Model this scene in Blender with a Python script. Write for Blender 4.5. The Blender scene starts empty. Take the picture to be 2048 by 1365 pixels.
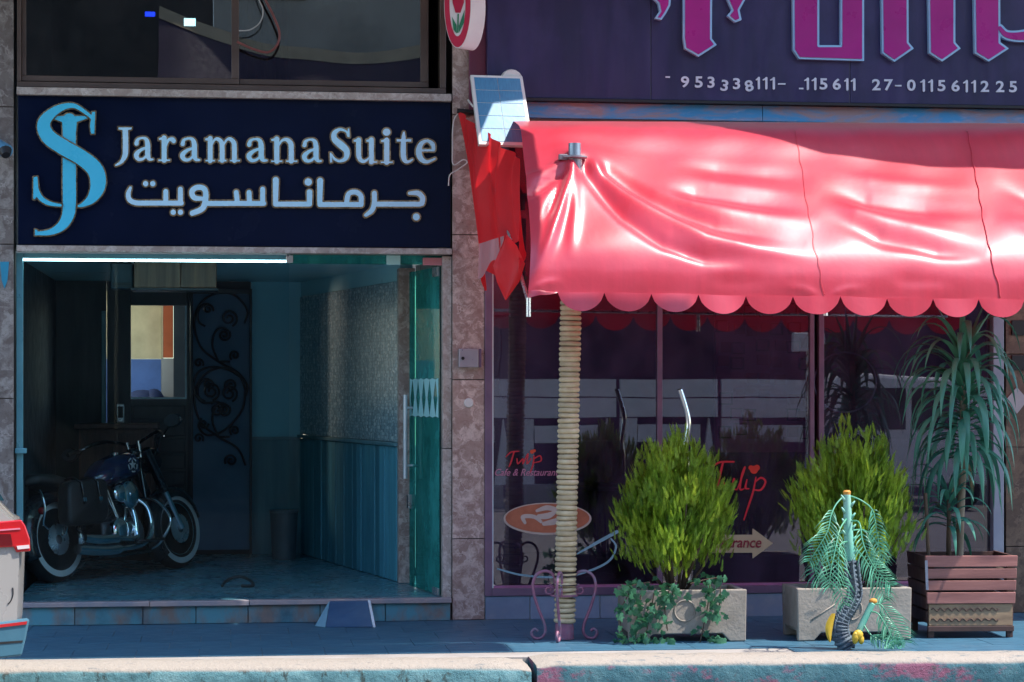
import bpy, math, random
import numpy as np
from mathutils import Vector, Matrix
from mathutils.geometry import delaunay_2d_cdt
random.seed(11)
rnd = random.uniform
R = math.radians
PI = math.pi
scene = bpy.context.scene

# ------------------------------------------------------------------ camera, sky, sun, exposure
F, CU, HV, D, H = 4500.0, 1024.0, 778.0, 16.36, 1.69      # focal length in photo pixels, optical axis, distance to the facade, eye height
TH = math.atan(0.125)
ST, CT = math.sin(TH), math.cos(TH)
cam_data = bpy.data.cameras.new('camera')
cam_data.sensor_width = 36.0
cam_data.lens = F / 2048.0 * 36.0
cam_data.shift_y = (HV - 682.5) / 2048.0
cam_data.clip_start = 0.1
cam_data.clip_end = 500.0
cam = bpy.data.objects.new('camera', cam_data)
scene.collection.objects.link(cam)
cam.location = (0, -D, H)
cam.rotation_euler = (R(90), 0, -TH)
scene.camera = cam

SUN = Vector((0.47, -0.20, 0.86)).normalized()             # towards the sun: high, from the right, a little in front of the facade
world = bpy.data.worlds.new('World')
scene.world = world
world.use_nodes = True
wn = world.node_tree
wn.nodes.clear()
sky = wn.nodes.new('ShaderNodeTexSky')
sky.sky_type = 'NISHITA'
sky.sun_disc = False
sky.sun_elevation = math.asin(SUN.z)
sky.sun_rotation = math.atan2(SUN.x, SUN.y)
sky.air_density = 1.2
sky.dust_density = 0.6
sky.ozone_density = 2.5
bg = wn.nodes.new('ShaderNodeBackground')
bg.inputs['Strength'].default_value = 0.15
wo = wn.nodes.new('ShaderNodeOutputWorld')
wn.links.new(sky.outputs[0], bg.inputs['Color'])
wn.links.new(bg.outputs[0], wo.inputs['Surface'])
sun_data = bpy.data.lights.new('sun', 'SUN')
sun_data.energy = 3.1
sun_data.angle = R(0.5)
sun_data.color = (1.0, 0.93, 0.84)
sun = bpy.data.objects.new('sun', sun_data)
scene.collection.objects.link(sun)
sun.rotation_euler = SUN.to_track_quat('Z', 'Y').to_euler()
sun.location = (8, -6, 14)
vs = scene.view_settings
vs.view_transform = 'Standard'
vs.look = 'None'
vs.exposure = 1.4
vs.gamma = 1.0
scene.render.engine = 'CYCLES'
scene.cycles.max_bounces = 8
scene.cycles.transparent_max_bounces = 24
scene.cycles.caustics_reflective = False
scene.cycles.caustics_refractive = False
scene.cycles.sample_clamp_indirect = 4.0
scene.cycles.use_denoising = True

# ------------------------------------------------------------------ helpers
def P(u, v, Y):
    """the point of the plane y = Y seen at photo pixel (u, v)"""
    xc = (u - CU) / F
    t = (Y + D) / (CT - xc * ST)
    return Vector(((ST + xc * CT) * t, Y, H + (HV - v) / F * t))
def X(u, Y=0.0): return P(u, 0, Y).x
def Z(v, u=600, Y=0.0): return P(u, v, Y).z
def G(u, v, z=0.0):
    xc = (u - CU) / F
    t = (H - z) * F / (v - HV)
    return Vector(((ST + xc * CT) * t, (CT - xc * ST) * t - D, z))
def UV(p):
    x, y = p[0], p[1] + D
    r = x * CT - y * ST
    f = x * ST + y * CT
    return CU + F * r / f, HV - F * (p[2] - H) / f

COL = scene.collection
def world_of(o):
    m = o.matrix_basis.copy()
    if o.parent:
        m = world_of(o.parent) @ o.matrix_parent_inverse @ m
    return m
def tag(o, label=None, cat=None, group=None, kind=None):
    if label: o['label'] = label
    if cat: o['category'] = cat
    if group: o['group'] = group
    if kind: o['kind'] = kind
    return o
def thing(name, label, cat, loc=(0, 0, 0), rotz=0.0, group=None):
    o = bpy.data.objects.new(name, None)
    o.empty_display_size = 0.2
    COL.objects.link(o)
    o.location = loc
    o.rotation_euler = (0, 0, rotz)
    return tag(o, label, cat, group)
def link(name, me, parent=None, local=False):
    o = bpy.data.objects.new(name, me)
    COL.objects.link(o)
    if parent is not None:
        o.parent = parent
        if not local:
            o.matrix_parent_inverse = world_of(parent).inverted()
    return o
class MB:
    def __init__(s): s.v = []; s.f = []
    def add(s, vs_, fs):
        n = len(s.v)
        s.v += [tuple(p) for p in vs_]
        s.f += [tuple(i + n for i in f) for f in fs]
        return s
    def box(s, a, b):
        x0, y0, z0 = a; x1, y1, z1 = b
        x0, x1 = min(x0, x1), max(x0, x1); y0, y1 = min(y0, y1), max(y0, y1); z0, z1 = min(z0, z1), max(z0, z1)
        return s.hexa([(x0,y0,z0),(x1,y0,z0),(x1,y1,z0),(x0,y1,z0),(x0,y0,z1),(x1,y0,z1),(x1,y1,z1),(x0,y1,z1)])
    def hexa(s, p):
        return s.add(p, [(0,3,2,1),(4,5,6,7),(0,1,5,4),(1,2,6,5),(2,3,7,6),(3,0,4,7)])
    def pbox(s, u0, v0, u1, v1, Y0, Y1, ur=None):
        ur = (u0 + u1) / 2 if ur is None else ur
        return s.box((X(u0, Y0), Y0, Z(v1, ur, Y0)), (X(u1, Y0), Y1, Z(v0, ur, Y0)))
    def prism(s, pts, off):
        n = len(pts); off = Vector(off)
        a = [Vector(p) for p in pts]; b = [p + off for p in a]
        return s.add(a + b, [tuple(range(n))[::-1], tuple(range(n, 2*n))] + [(i, (i+1) % n, n + (i+1) % n, n + i) for i in range(n)])
    def tube(s, pts, r, n=8, cap=True, closed=False):
        pts = [Vector(p) for p in pts]; m = len(pts)
        rr = r if isinstance(r, (list, tuple)) else [r] * m
        t0 = (pts[1] - pts[0]).normalized()
        ax = t0.orthogonal().normalized()
        rings = []
        for i in range(m):
            if closed: t = (pts[(i+1) % m] - pts[i-1])
            else: t = pts[min(i+1, m-1)] - pts[max(i-1, 0)]
            t = t.normalized() if t.length > 1e-9 else t0
            ax = ax - t * ax.dot(t)
            ax = ax.normalized() if ax.length > 1e-6 else t.orthogonal().normalized()
            by = t.cross(ax)
            rings.append([pts[i] + (ax * math.cos(2*PI*k/n) + by * math.sin(2*PI*k/n)) * rr[i] for k in range(n)])
        vs_ = [p for g in rings for p in g]
        fs = []
        for i in range(m if closed else m - 1):
            j = (i + 1) % m
            for k in range(n):
                fs.append((i*n + k, i*n + (k+1) % n, j*n + (k+1) % n, j*n + k))
        if cap and not closed:
            fs += [tuple(range(n))[::-1], tuple(range((m-1)*n, m*n))]
        return s.add(vs_, fs)
    def lathe(s, prof, c=(0, 0, 0), n=24, axis='z'):
        c = Vector(c); vs_ = []; fs = []
        for (r, h) in prof:
            for k in range(n):
                a = 2*PI*k/n
                if axis == 'z': p = Vector((r*math.cos(a), r*math.sin(a), h))
                elif axis == 'y': p = Vector((r*math.cos(a), h, r*math.sin(a)))
                else: p = Vector((h, r*math.cos(a), r*math.sin(a)))
                vs_.append(c + p)
        for i in range(len(prof) - 1):
            for k in range(n):
                fs.append((i*n + k, i*n + (k+1) % n, (i+1)*n + (k+1) % n, (i+1)*n + k))
        fs += [tuple(range(n))[::-1], tuple(range((len(prof)-1)*n, len(prof)*n))]
        return s.add(vs_, fs)
    def grid(s, fn, nu, nv):
        vs_ = [fn(i / nu, j / nv) for j in range(nv + 1) for i in range(nu + 1)]
        w = nu + 1
        return s.add(vs_, [(j*w + i, j*w + i + 1, (j+1)*w + i + 1, (j+1)*w + i) for j in range(nv) for i in range(nu)])
    def ball(s, c, r, n=12, m=8):
        rx, ry, rz = r if isinstance(r, (list, tuple)) else (r, r, r)
        c = Vector(c)
        vs_ = [c + Vector((0, 0, rz))]
        for j in range(1, m):
            a = PI * j / m
            vs_ += [c + Vector((rx*math.sin(a)*math.cos(2*PI*k/n), ry*math.sin(a)*math.sin(2*PI*k/n), rz*math.cos(a))) for k in range(n)]
        vs_.append(c - Vector((0, 0, rz)))
        fs = [(0, 1 + k, 1 + (k+1) % n) for k in range(n)]
        for j in range(m - 2):
            for k in range(n):
                fs.append((1 + j*n + k, 1 + (j+1)*n + k, 1 + (j+1)*n + (k+1) % n, 1 + j*n + (k+1) % n))
        e = len(vs_) - 1
        fs += [(e, 1 + (m-2)*n + (k+1) % n, 1 + (m-2)*n + k) for k in range(n)]
        return s.add(vs_, fs)
    def mesh(s, name, mat_, smooth=None):
        me = bpy.data.meshes.new(name)
        me.from_pydata(s.v, [], s.f)
        if mat_: me.materials.append(mat_)
        if smooth is not None:
            me.polygons.foreach_set('use_smooth', [True] * len(me.polygons))
            if smooth < 180: me.set_sharp_from_angle(angle=R(smooth))
        me.update()
        return me
    def build(s, name, mat_, parent=None, smooth=None, bevel=0.0, solid=0.0, local=False):
        o = link(name, s.mesh(name, mat_, smooth), parent, local)
        if solid:
            m = o.modifiers.new('solid', 'SOLIDIFY'); m.thickness = solid; m.offset = 0
        if bevel:
            m = o.modifiers.new('bevel', 'BEVEL'); m.width = bevel; m.segments = 2; m.limit_method = 'ANGLE'; m.angle_limit = R(40)
        return o
def part(name, mat_, parent, fn, **k):
    m = MB(); fn(m)
    return m.build(name, mat_, parent, **k)
def crom(pts, n=8, closed=False):
    """Catmull-Rom through points of any dimension"""
    a = np.array(pts, float); out = []; m = len(a)
    for i in range(m if closed else m - 1):
        if closed: p0, p1, p2, p3 = a[i-1], a[i], a[(i+1) % m], a[(i+2) % m]
        else: p0, p1, p2, p3 = a[max(i-1, 0)], a[i], a[i+1], a[min(i+2, m-1)]
        for k in range(n):
            t = k / n
            out.append(0.5*((2*p1) + (-p0+p2)*t + (2*p0-5*p1+4*p2-p3)*t*t + (-p0+3*p1-3*p2+p3)*t**3))
    if not closed: out.append(a[-1])
    return out

# ------------------------------------------------------------------ materials
class NT:
    def __init__(s, name):
        s.m = bpy.data.materials.new(name); s.m.use_nodes = True
        s.t = s.m.node_tree; s.t.nodes.clear()
        s.out = s.n('ShaderNodeOutputMaterial')
    def n(s, typ, **k):
        nd = s.t.nodes.new(typ)
        for a, b in k.items(): setattr(nd, a, b)
        return nd
    def l(s, a, b): s.t.links.new(a, b)
    def coord(s, scale=(1, 1, 1), kind='Object'):
        tc = s.n('ShaderNodeTexCoord'); mp = s.n('ShaderNodeMapping')
        mp.inputs['Scale'].default_value = scale
        s.l(tc.outputs[kind], mp.inputs['Vector'])
        return mp.outputs[0]
    def noise(s, vec, scale, detail=5, rough=.55, dist=0.0):
        nd = s.n('ShaderNodeTexNoise')
        nd.inputs['Scale'].default_value = scale; nd.inputs['Detail'].default_value = detail
        nd.inputs['Roughness'].default_value = rough; nd.inputs['Distortion'].default_value = dist
        s.l(vec, nd.inputs['Vector'])
        return nd.outputs['Fac']
    def ramp(s, fac, stops, interp='LINEAR'):
        nd = s.n('ShaderNodeValToRGB'); cr = nd.color_ramp; cr.interpolation = interp
        while len(cr.elements) < len(stops): cr.elements.new(.5)
        for e, (p, c) in zip(cr.elements, stops):
            e.position = p; e.color = (c, c, c, 1) if isinstance(c, (int, float)) else (*c, 1)
        s.l(fac, nd.inputs[0])
        return nd.outputs[0]
    def mix(s, fac, a, b, blend='MIX'):
        nd = s.n('ShaderNodeMix', data_type='RGBA', blend_type=blend)
        for sock, val in ((nd.inputs[0], fac), (nd.inputs[6], a), (nd.inputs[7], b)):
            if hasattr(val, 'links') or hasattr(val, 'is_linked'): s.l(val, sock)
            elif isinstance(val, (int, float)): sock.default_value = val if sock == nd.inputs[0] else (val, val, val, 1)
            else: sock.default_value = (*val, 1)
        return nd.outputs[2]
    def bump(s, h, strength=.3, dist=.01):
        nd = s.n('ShaderNodeBump')
        nd.inputs['Strength'].default_value = strength; nd.inputs['Distance'].default_value = dist
        s.l(h, nd.inputs['Height'])
        return nd.outputs[0]
    def bsdf(s, color, rough=.6, metal=0.0, normal=None, spec=.5, **k):
        b = s.n('ShaderNodeBsdfPrincipled')
        for nm, val in (('Base Color', color), ('Roughness', rough), ('Metallic', metal), ('Specular IOR Level', spec)):
            if hasattr(val, 'is_linked'): s.l(val, b.inputs[nm])
            elif isinstance(val, (tuple, list)): b.inputs[nm].default_value = (*val, 1)
            else: b.inputs[nm].default_value = val
        for nm, val in k.items():
            nm = nm.replace('_', ' ')
            if hasattr(val, 'is_linked'): s.l(val, b.inputs[nm])
            else: b.inputs[nm].default_value = (*val, 1) if isinstance(val, (tuple, list)) else val
        if normal is not None: s.l(normal, b.inputs['Normal'])
        return b
    def done(s, sh):
        s.l(sh.outputs[0] if hasattr(sh, 'outputs') else sh, s.out.inputs['Surface'])
        return s.m
def mat(name, c1, c2=None, rough=.6, metal=0.0, scale=4.0, stretch=(1, 1, 1), lo=.35, hi=.65, grime=None, gscale=1.3, glo=.5, ghi=.75,
        bump=.15, bscale=60.0, spec=.5, vary=0.0, **k):
    t = NT(name)
    vec = t.coord(stretch)
    c2 = c2 or tuple(x * .75 for x in c1)
    col = t.ramp(t.noise(vec, scale, 6, .6), [(lo, c1), (hi, c2)])
    if grime:
        col = t.mix(t.ramp(t.noise(t.coord(), gscale, 7, .65), [(glo, 0.0), (ghi, 1.0)]), col, grime)
    if vary:
        oi = t.n('ShaderNodeObjectInfo')
        col = t.mix(1.0, col, t.ramp(oi.outputs['Random'], [(0, 1 - vary), (1, 1 + vary)]), 'MULTIPLY')
    fine = t.noise(vec, bscale, 4, .6)
    rg = t.ramp(t.noise(vec, scale * 3, 4), [(.3, max(0.02, rough - .08)), (.7, min(1, rough + .08))])
    nm = t.bump(fine, bump, .004) if bump else None
    return t.done(t.bsdf(col, rg, metal, nm, spec, **k))
def plain(name, c, rough=.5, metal=0.0, **k):
    return mat(name, c, tuple(x * .86 for x in c), rough=rough, metal=metal, bump=.05, **k)
def glass(name, tint, ior=1.5, gloss_rough=0.0, dust_haze=0.0, dcol=(.5, .5, .52), fmax=.6):
    t = NT(name)
    tr = t.n('ShaderNodeBsdfTransparent'); tr.inputs[0].default_value = (*tint, 1)
    gl = t.n('ShaderNodeBsdfGlossy'); gl.inputs['Roughness'].default_value = gloss_rough
    fr = t.n('ShaderNodeFresnel'); fr.inputs['IOR'].default_value = ior
    nz = t.noise(t.coord(), .7, 2)
    t.l(t.bump(nz, .04, .02), gl.inputs['Normal'])
    mx = t.n('ShaderNodeMixShader')
    lim = t.n('ShaderNodeMath', operation='MINIMUM'); lim.inputs[1].default_value = fmax
    t.l(fr.outputs[0], lim.inputs[0])
    t.l(lim.outputs[0], mx.inputs[0]); t.l(tr.outputs[0], mx.inputs[1]); t.l(gl.outputs[0], mx.inputs[2])
    if dust_haze:
        df = t.n('ShaderNodeBsdfDiffuse'); df.inputs[0].default_value = (*dcol, 1)
        m2 = t.n('ShaderNodeMixShader')
        t.l(t.ramp(t.noise(t.coord((1, 1, .6)), 2.2, 8, .7), [(.35, 0.0), (.8, dust_haze)]), m2.inputs[0])
        t.l(mx.outputs[0], m2.inputs[1]); t.l(df.outputs[0], m2.inputs[2])
        mx = m2
    return t.done(mx)
def emit(name, c, s):
    t = NT(name); e = t.n('ShaderNodeEmission')
    e.inputs[0].default_value = (*c, 1); e.inputs[1].default_value = s
    return t.done(e)
def marble(name, base, dark, vein, scale=9.0, rough=.35, tint=None):
    t = NT(name); vec = t.coord()
    w = t.n('ShaderNodeVectorMath', operation='ADD')
    nz = t.n('ShaderNodeTexNoise'); nz.inputs['Scale'].default_value = 6; nz.inputs['Detail'].default_value = 6
    t.l(vec, nz.inputs['Vector'])
    sc = t.n('ShaderNodeVectorMath', operation='SCALE'); sc.inputs[3].default_value = .42
    t.l(nz.outputs['Color'], sc.inputs[0]); t.l(vec, w.inputs[0]); t.l(sc.outputs[0], w.inputs[1])
    vo = t.n('ShaderNodeTexVoronoi', feature='DISTANCE_TO_EDGE'); vo.inputs['Scale'].default_value = scale
    t.l(w.outputs[0], vo.inputs['Vector'])
    vc = t.n('ShaderNodeTexVoronoi'); vc.inputs['Scale'].default_value = scale
    t.l(w.outputs[0], vc.inputs['Vector'])
    cell = t.n('ShaderNodeSeparateColor'); t.l(vc.outputs['Color'], cell.inputs[0])
    blot = t.ramp(t.noise(w.outputs[0], scale * 1.1, 8, .65), [(.40, 0.0), (.62, 1.0)])
    col = t.mix(blot, base, dark)
    col = t.mix(t.ramp(cell.outputs[0], [(.62, 0.0), (.75, .7)]), col, dark)
    vm = t.mix(1.0, t.ramp(vo.outputs['Distance'], [(0.0, 1.0), (.05, 0.0)]), t.ramp(t.noise(vec, 7, 5), [(.48, 0.0), (.62, .75)]), 'MULTIPLY')
    col = t.mix(vm, col, vein)
    spk = t.ramp(t.noise(vec, 45, 4, .7), [(.60, 0.0), (.68, .75)])
    col = t.mix(spk, col, tuple(x * .45 for x in dark))
    grime = t.ramp(t.noise(t.coord((1, 1, .35)), 3.0, 6, .7), [(.45, 1.0), (.8, .62)])
    col = t.mix(1.0, col, grime, 'MULTIPLY')
    oi = t.n('ShaderNodeObjectInfo')
    col = t.mix(1.0, col, t.ramp(oi.outputs['Random'], [(0, .86), (1, 1.1)]), 'MULTIPLY')
    rg = t.ramp(t.noise(vec, 14, 4), [(.3, rough - .1), (.7, rough + .15)])
    return t.done(t.bsdf(col, rg, 0, t.bump(t.noise(vec, 50, 4), .08, .004)))
M = {}
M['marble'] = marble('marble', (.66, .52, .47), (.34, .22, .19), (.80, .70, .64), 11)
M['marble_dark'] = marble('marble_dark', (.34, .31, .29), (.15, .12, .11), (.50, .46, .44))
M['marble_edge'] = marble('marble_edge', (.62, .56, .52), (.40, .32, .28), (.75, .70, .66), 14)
M['pave'] = mat('pave', (.05, .15, .23), (.028, .09, .15), rough=.45, scale=3, stretch=(1, 3.5, 1), grime=(.12, .21, .28), gscale=2.2, bump=.3, bscale=35)
M['step_tile'] = mat('step_tile', (.09, .27, .33), (.22, .17, .15), rough=.45, scale=5, stretch=(1.2, 1, .7), lo=.42, hi=.62, grime=(.04, .10, .14), gscale=4, bump=.25, bscale=40, vary=.18)
M['nosing'] = mat('nosing', (.42, .33, .32), (.25, .26, .30), rough=.4, scale=7, bump=.2)
M['sill_stone'] = mat('sill_stone', (.24, .30, .42), (.15, .20, .30), rough=.45, scale=3, grime=(.33, .35, .42), gscale=3, bump=.2, bscale=40, vary=.1)
M['lobby_floor'] = mat('lobby_floor', (.14, .32, .38), (.08, .21, .28), rough=.28, scale=3, grime=(.16, .24, .28), gscale=1.6, bump=.1, bscale=25)
M['teal_plaster'] = mat('teal_plaster', (.32, .72, .85), (.27, .66, .80), rough=.7, scale=1.2, bump=.1, bscale=80)
M['ceiling'] = mat('ceiling', (.45, .82, .90), (.40, .77, .86), rough=.35, scale=1, bump=.05)
M['dark_wall'] = mat('dark_wall', (.035, .045, .06), (.02, .03, .045), rough=.5, scale=3)
M['dark_wood'] = mat('dark_wood', (.030, .034, .045), (.016, .02, .03), rough=.4, scale=3, stretch=(6, 6, .6))
M['desk_wood'] = mat('desk_wood', (.17, .075, .06), (.10, .045, .04), rough=.4, scale=4, stretch=(8, 8, .7))
M['box_wood'] = mat('box_wood', (.28, .14, .075), (.12, .055, .03), rough=.4, scale=3, stretch=(9, 9, .5), lo=.3, hi=.6)
M['plank_teal'] = mat('plank_teal', (.13, .42, .52), (.08, .30, .40), rough=.42, scale=3, stretch=(6, 6, .4), vary=.28, bump=.15)
M['rail_teal'] = mat('rail_teal', (.16, .34, .40), rough=.4)
M['navy_board'] = mat('navy_board', (.003, .007, .026), (.004, .009, .034), rough=.22, scale=1, bump=.02, spec=.18)
M['letter_blue'] = mat('letter_blue', (.42, .80, 1.0), (.55, .82, 1.0), rough=.3, scale=2, bump=.02)
M['emblem_blue'] = mat('emblem_blue', (.08, .62, .90), (.07, .57, .84), rough=.3, scale=2, bump=.02)
M['bronze'] = mat('bronze', (.62, .44, .26), (.30, .21, .13), rough=.28, metal=.9, scale=9)
M['alu_brown'] = mat('alu_brown', (.14, .10, .085), (.10, .07, .06), rough=.38, metal=.35, scale=2)
M['alu_purple'] = mat('alu_purple', (.26, .16, .24), (.17, .11, .19), rough=.38, metal=.3, scale=3)
M['alu_grey'] = mat('alu_grey', (.34, .36, .44), (.26, .28, .36), rough=.36, metal=.4, scale=3)
M['alu_teal'] = mat('alu_teal', (.16, .44, .52), (.10, .33, .42), rough=.35, metal=.2, scale=3)
M['white_rail'] = mat('white_rail', (.78, .90, .94), (.7, .84, .9), rough=.3, scale=2)
M['steel'] = mat('steel', (.75, .76, .78), (.62, .64, .67), rough=.3, metal=.85, scale=6, bump=.03)
M['satin'] = mat('satin', (.80, .84, .86), (.70, .74, .78), rough=.42, metal=.35, scale=6, bump=.02)
M['chrome'] = mat('chrome', (.82, .83, .85), (.75, .76, .78), rough=.08, metal=1.0, scale=4, bump=.0)
M['pink_plastic'] = plain('pink_plastic', (.65, .25, .30))
M['sign_purple'] = mat('sign_purple', (.034, .024, .095), (.018, .014, .06), rough=.36, scale=1.6, stretch=(3, 1, .5), grime=(.055, .04, .14), gscale=1.2, glo=.5, ghi=.8, bump=.06, bscale=8)
M['magenta'] = mat('magenta', (.42, .008, .24), (.34, .006, .20), rough=.32, scale=2, bump=.03)
M['magenta_rim'] = mat('magenta_rim', (.36, .62, .85), (.28, .54, .8), rough=.4, scale=4)
M['digit_white'] = mat('digit_white', (.68, .72, .80), (.55, .60, .70), rough=.5, scale=12)
t = NT('beam_paint'); vec = t.coord((.7, 1, 3.0))
c = t.mix(t.ramp(t.noise(vec, 2.6, 8, .65, .6), [(.40, 0.0), (.56, 1.0)]), (.34, .25, .26), (.05, .30, .58))
c = t.mix(t.ramp(t.noise(vec, 7, 6, .7), [(.55, 0.0), (.7, .7)]), c, (.40, .40, .50))
M['beam_paint'] = t.done(t.bsdf(c, .6, 0, t.bump(t.noise(vec, 30, 5), .3, .005)))
# awning cloth: sun-bleached coated canvas with a woven sheen, some light passes through
def cloth(name, c1, c2, trans, sheen=.8, tc=(.9, .05, .06), rough=.5, spec=.5, coat=0.0):
    t = NT(name); vec = t.coord()
    col = t.ramp(t.noise(t.coord((1, 1, 1)), 1.8, 7, .6), [(.35, c1), (.68, c2)])
    fade = t.ramp(t.noise(t.coord((5, 1, .7)), 3.0, 6, .6), [(.35, .90), (.7, 1.05)])
    col = t.mix(1.0, col, fade, 'MULTIPLY')
    spots = t.ramp(t.noise(vec, 16, 5, .8), [(.70, 0.0), (.76, .45)])
    col = t.mix(spots, col, tuple(x * .55 for x in c1))
    nm = t.bump(t.noise(vec, 9, 6, .6), .12, .02)
    b = t.bsdf(col, rough, 0, nm, spec, Sheen_Weight=sheen, Sheen_Roughness=.35, Sheen_Tint=(1, .93, .93), Coat_Weight=coat, Coat_Roughness=.34, Coat_IOR=1.6)
    tr = t.n('ShaderNodeBsdfTranslucent'); tr.inputs[0].default_value = (*tc, 1); t.l(nm, tr.inputs['Normal'])
    mx = t.n('ShaderNodeMixShader'); mx.inputs[0].default_value = trans
    t.l(b.outputs[0], mx.inputs[1]); t.l(tr.outputs[0], mx.inputs[2])
    return t.done(mx)
M['awning'] = cloth('awning', (.68, .022, .055), (.72, .045, .09), .25, .25, (.9, .03, .06), .46, .55, 1.0)
M['awning_side'] = cloth('awning_side', (.86, .025, .035), (.90, .05, .06), .5, .1, (1.0, .02, .03))
M['awning_lining'] = cloth('awning_lining', (.55, .30, .32), (.60, .34, .35), .3, .2)
t = NT('kerb_left'); vec = t.coord()
c = t.ramp(t.noise(vec, 6, 8, .7), [(.3, (.05, .14, .165)), (.5, (.10, .24, .27)), (.7, (.19, .35, .37))])
c = t.mix(t.ramp(t.noise(t.coord((1, 1, .5)), 13, 6, .7), [(.56, 0.0), (.64, .9)]), c, (.03, .045, .04))
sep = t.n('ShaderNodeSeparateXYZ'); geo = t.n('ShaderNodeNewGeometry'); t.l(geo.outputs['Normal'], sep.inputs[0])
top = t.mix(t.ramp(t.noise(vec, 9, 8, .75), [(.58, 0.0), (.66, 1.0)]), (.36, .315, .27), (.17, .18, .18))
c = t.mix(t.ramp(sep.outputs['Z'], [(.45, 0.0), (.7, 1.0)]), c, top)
M['kerb_left'] = t.done(t.bsdf(c, .85, 0, t.bump(t.noise(vec, 22, 8, .75), .9, .02)))
t = NT('kerb_right'); vec = t.coord()
c = t.ramp(t.noise(vec, 5, 8, .7), [(.32, (.018, .065, .095)), (.5, (.035, .125, .16)), (.7, (.09, .20, .23))])
c = t.mix(t.ramp(t.noise(t.coord((.7, 1, 1.3)), 2.6, 8, .7), [(.54, 0.0), (.60, .85)]), c, (.25, .07, .13))
c = t.mix(t.ramp(t.noise(t.coord((1, 1, .6)), 15, 6, .7), [(.60, 0.0), (.66, .8)]), c, (.05, .06, .07))
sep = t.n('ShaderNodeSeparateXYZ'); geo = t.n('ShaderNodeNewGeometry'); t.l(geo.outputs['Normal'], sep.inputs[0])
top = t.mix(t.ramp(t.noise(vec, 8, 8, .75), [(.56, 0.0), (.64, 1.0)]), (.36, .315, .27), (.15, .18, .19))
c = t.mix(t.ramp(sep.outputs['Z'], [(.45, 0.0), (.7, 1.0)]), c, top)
M['kerb_right'] = t.done(t.bsdf(c, .85, 0, t.bump(t.noise(vec, 22, 8, .75), .9, .02)))
M['asphalt'] = mat('asphalt', (.17, .165, .155), (.12, .117, .11), rough=.9, scale=3, bump=.5, bscale=120)
M['concrete'] = mat('concrete', (.36, .33, .31), (.28, .26, .24), rough=.85, scale=2, grime=(.2, .18, .17), bump=.3)
M['planter'] = mat('planter', (.33, .29, .25), (.24, .21, .18), rough=.9, scale=5, grime=(.24, .20, .16), gscale=5, glo=.55, ghi=.75, bump=.8, bscale=45)
M['soil'] = mat('soil', (.06, .04, .03), (.03, .02, .015), rough=.95, scale=20, bump=.8)
M['slat_wood'] = mat('slat_wood', (.34, .14, .12), (.23, .09, .08), rough=.6, scale=5, stretch=(.6, 4, 6), vary=.2, bump=.35, bscale=40)
M['slat_dark'] = mat('slat_dark', (.09, .04, .035), (.05, .025, .02), rough=.6, scale=5, vary=.2)
M['carved_wood'] = mat('carved_wood', (.34, .22, .13), (.22, .14, .085), rough=.7, scale=5, stretch=(.8, 3, 4), bump=.4)
M['rope'] = mat('rope', (.60, .50, .33), (.44, .33, .20), rough=.8, scale=9, grime=(.30, .20, .10), gscale=6, glo=.62, ghi=.8, vary=.16, bump=.4, bscale=90)
M['pole_core'] = mat('pole_core', (.20, .15, .10), rough=.8)
M['iron_pink'] = mat('iron_pink', (.33, .12, .19), (.20, .08, .14), rough=.45, scale=12, grime=(.16, .22, .30), gscale=9)
M['iron_black'] = mat('iron_black', (.012, .014, .02), rough=.4, metal=.3)
M['white_paint'] = mat('white_paint', (.75, .74, .72), (.66, .65, .63), rough=.4, scale=4)
M['grey_plastic'] = mat('grey_plastic', (.42, .40, .42), (.36, .34, .36), rough=.45, scale=3)
M['black_plastic'] = mat('black_plastic', (.014, .014, .017), rough=.45)
M['glass_shop'] = glass('glass_shop', (.66, .60, .74), 2.0, .0, .18, (.30, .22, .40))  # purple haze over the pane is painted in as a diffuse layer
M['glass_upper'] = glass('glass_upper', (.35, .40, .45), 2.3, .0, .04)
M['glass_clear'] = glass('glass_clear', (.84, .95, .97), 1.12, .0, .012)
M['glass_door'] = glass('glass_door', (.32, .72, .68), 1.06, .02, .75, (.08, .50, .47), .06)
M['frost'] = mat('frost', (.45, .80, .82), (.40, .74, .78), rough=.7, scale=3)
M['interior_dark'] = mat('interior_dark', (.075, .03, .085), (.05, .02, .06), rough=.7, scale=1.5)
M['interior_floor'] = mat('interior_floor', (.05, .045, .05), rough=.4)
M['deco_panel'] = mat('deco_panel', (.40, .17, .22), (.33, .13, .18), rough=.7, scale=2)
M['deco_dark'] = mat('deco_dark', (.10, .02, .03), rough=.6)
M['deco_red'] = mat('deco_red', (.30, .03, .05), rough=.6)
M['decal_red'] = mat('decal_red', (.65, .03, .05), (.55, .02, .04), rough=.5)
M['decal_pink'] = mat('decal_pink', (.62, .22, .36), rough=.5)
M['decal_cup'] = mat('decal_cup', (.52, .17, .09), (.40, .12, .06), rough=.5, scale=10)
M['decal_cream'] = mat('decal_cream', (.62, .52, .46), rough=.5)
M['decal_line'] = mat('decal_line', (.30, .52, .62), rough=.5)
M['decal_tan'] = mat('decal_tan', (.50, .40, .26), (.44, .35, .22), rough=.5)
M['wall_beige'] = mat('wall_beige', (.62, .53, .36), rough=.8)
M['wall_blue'] = mat('wall_blue', (.08, .16, .45), rough=.7)
M['wall_orange'] = mat('wall_orange', (.60, .13, .05), rough=.7)

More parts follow.
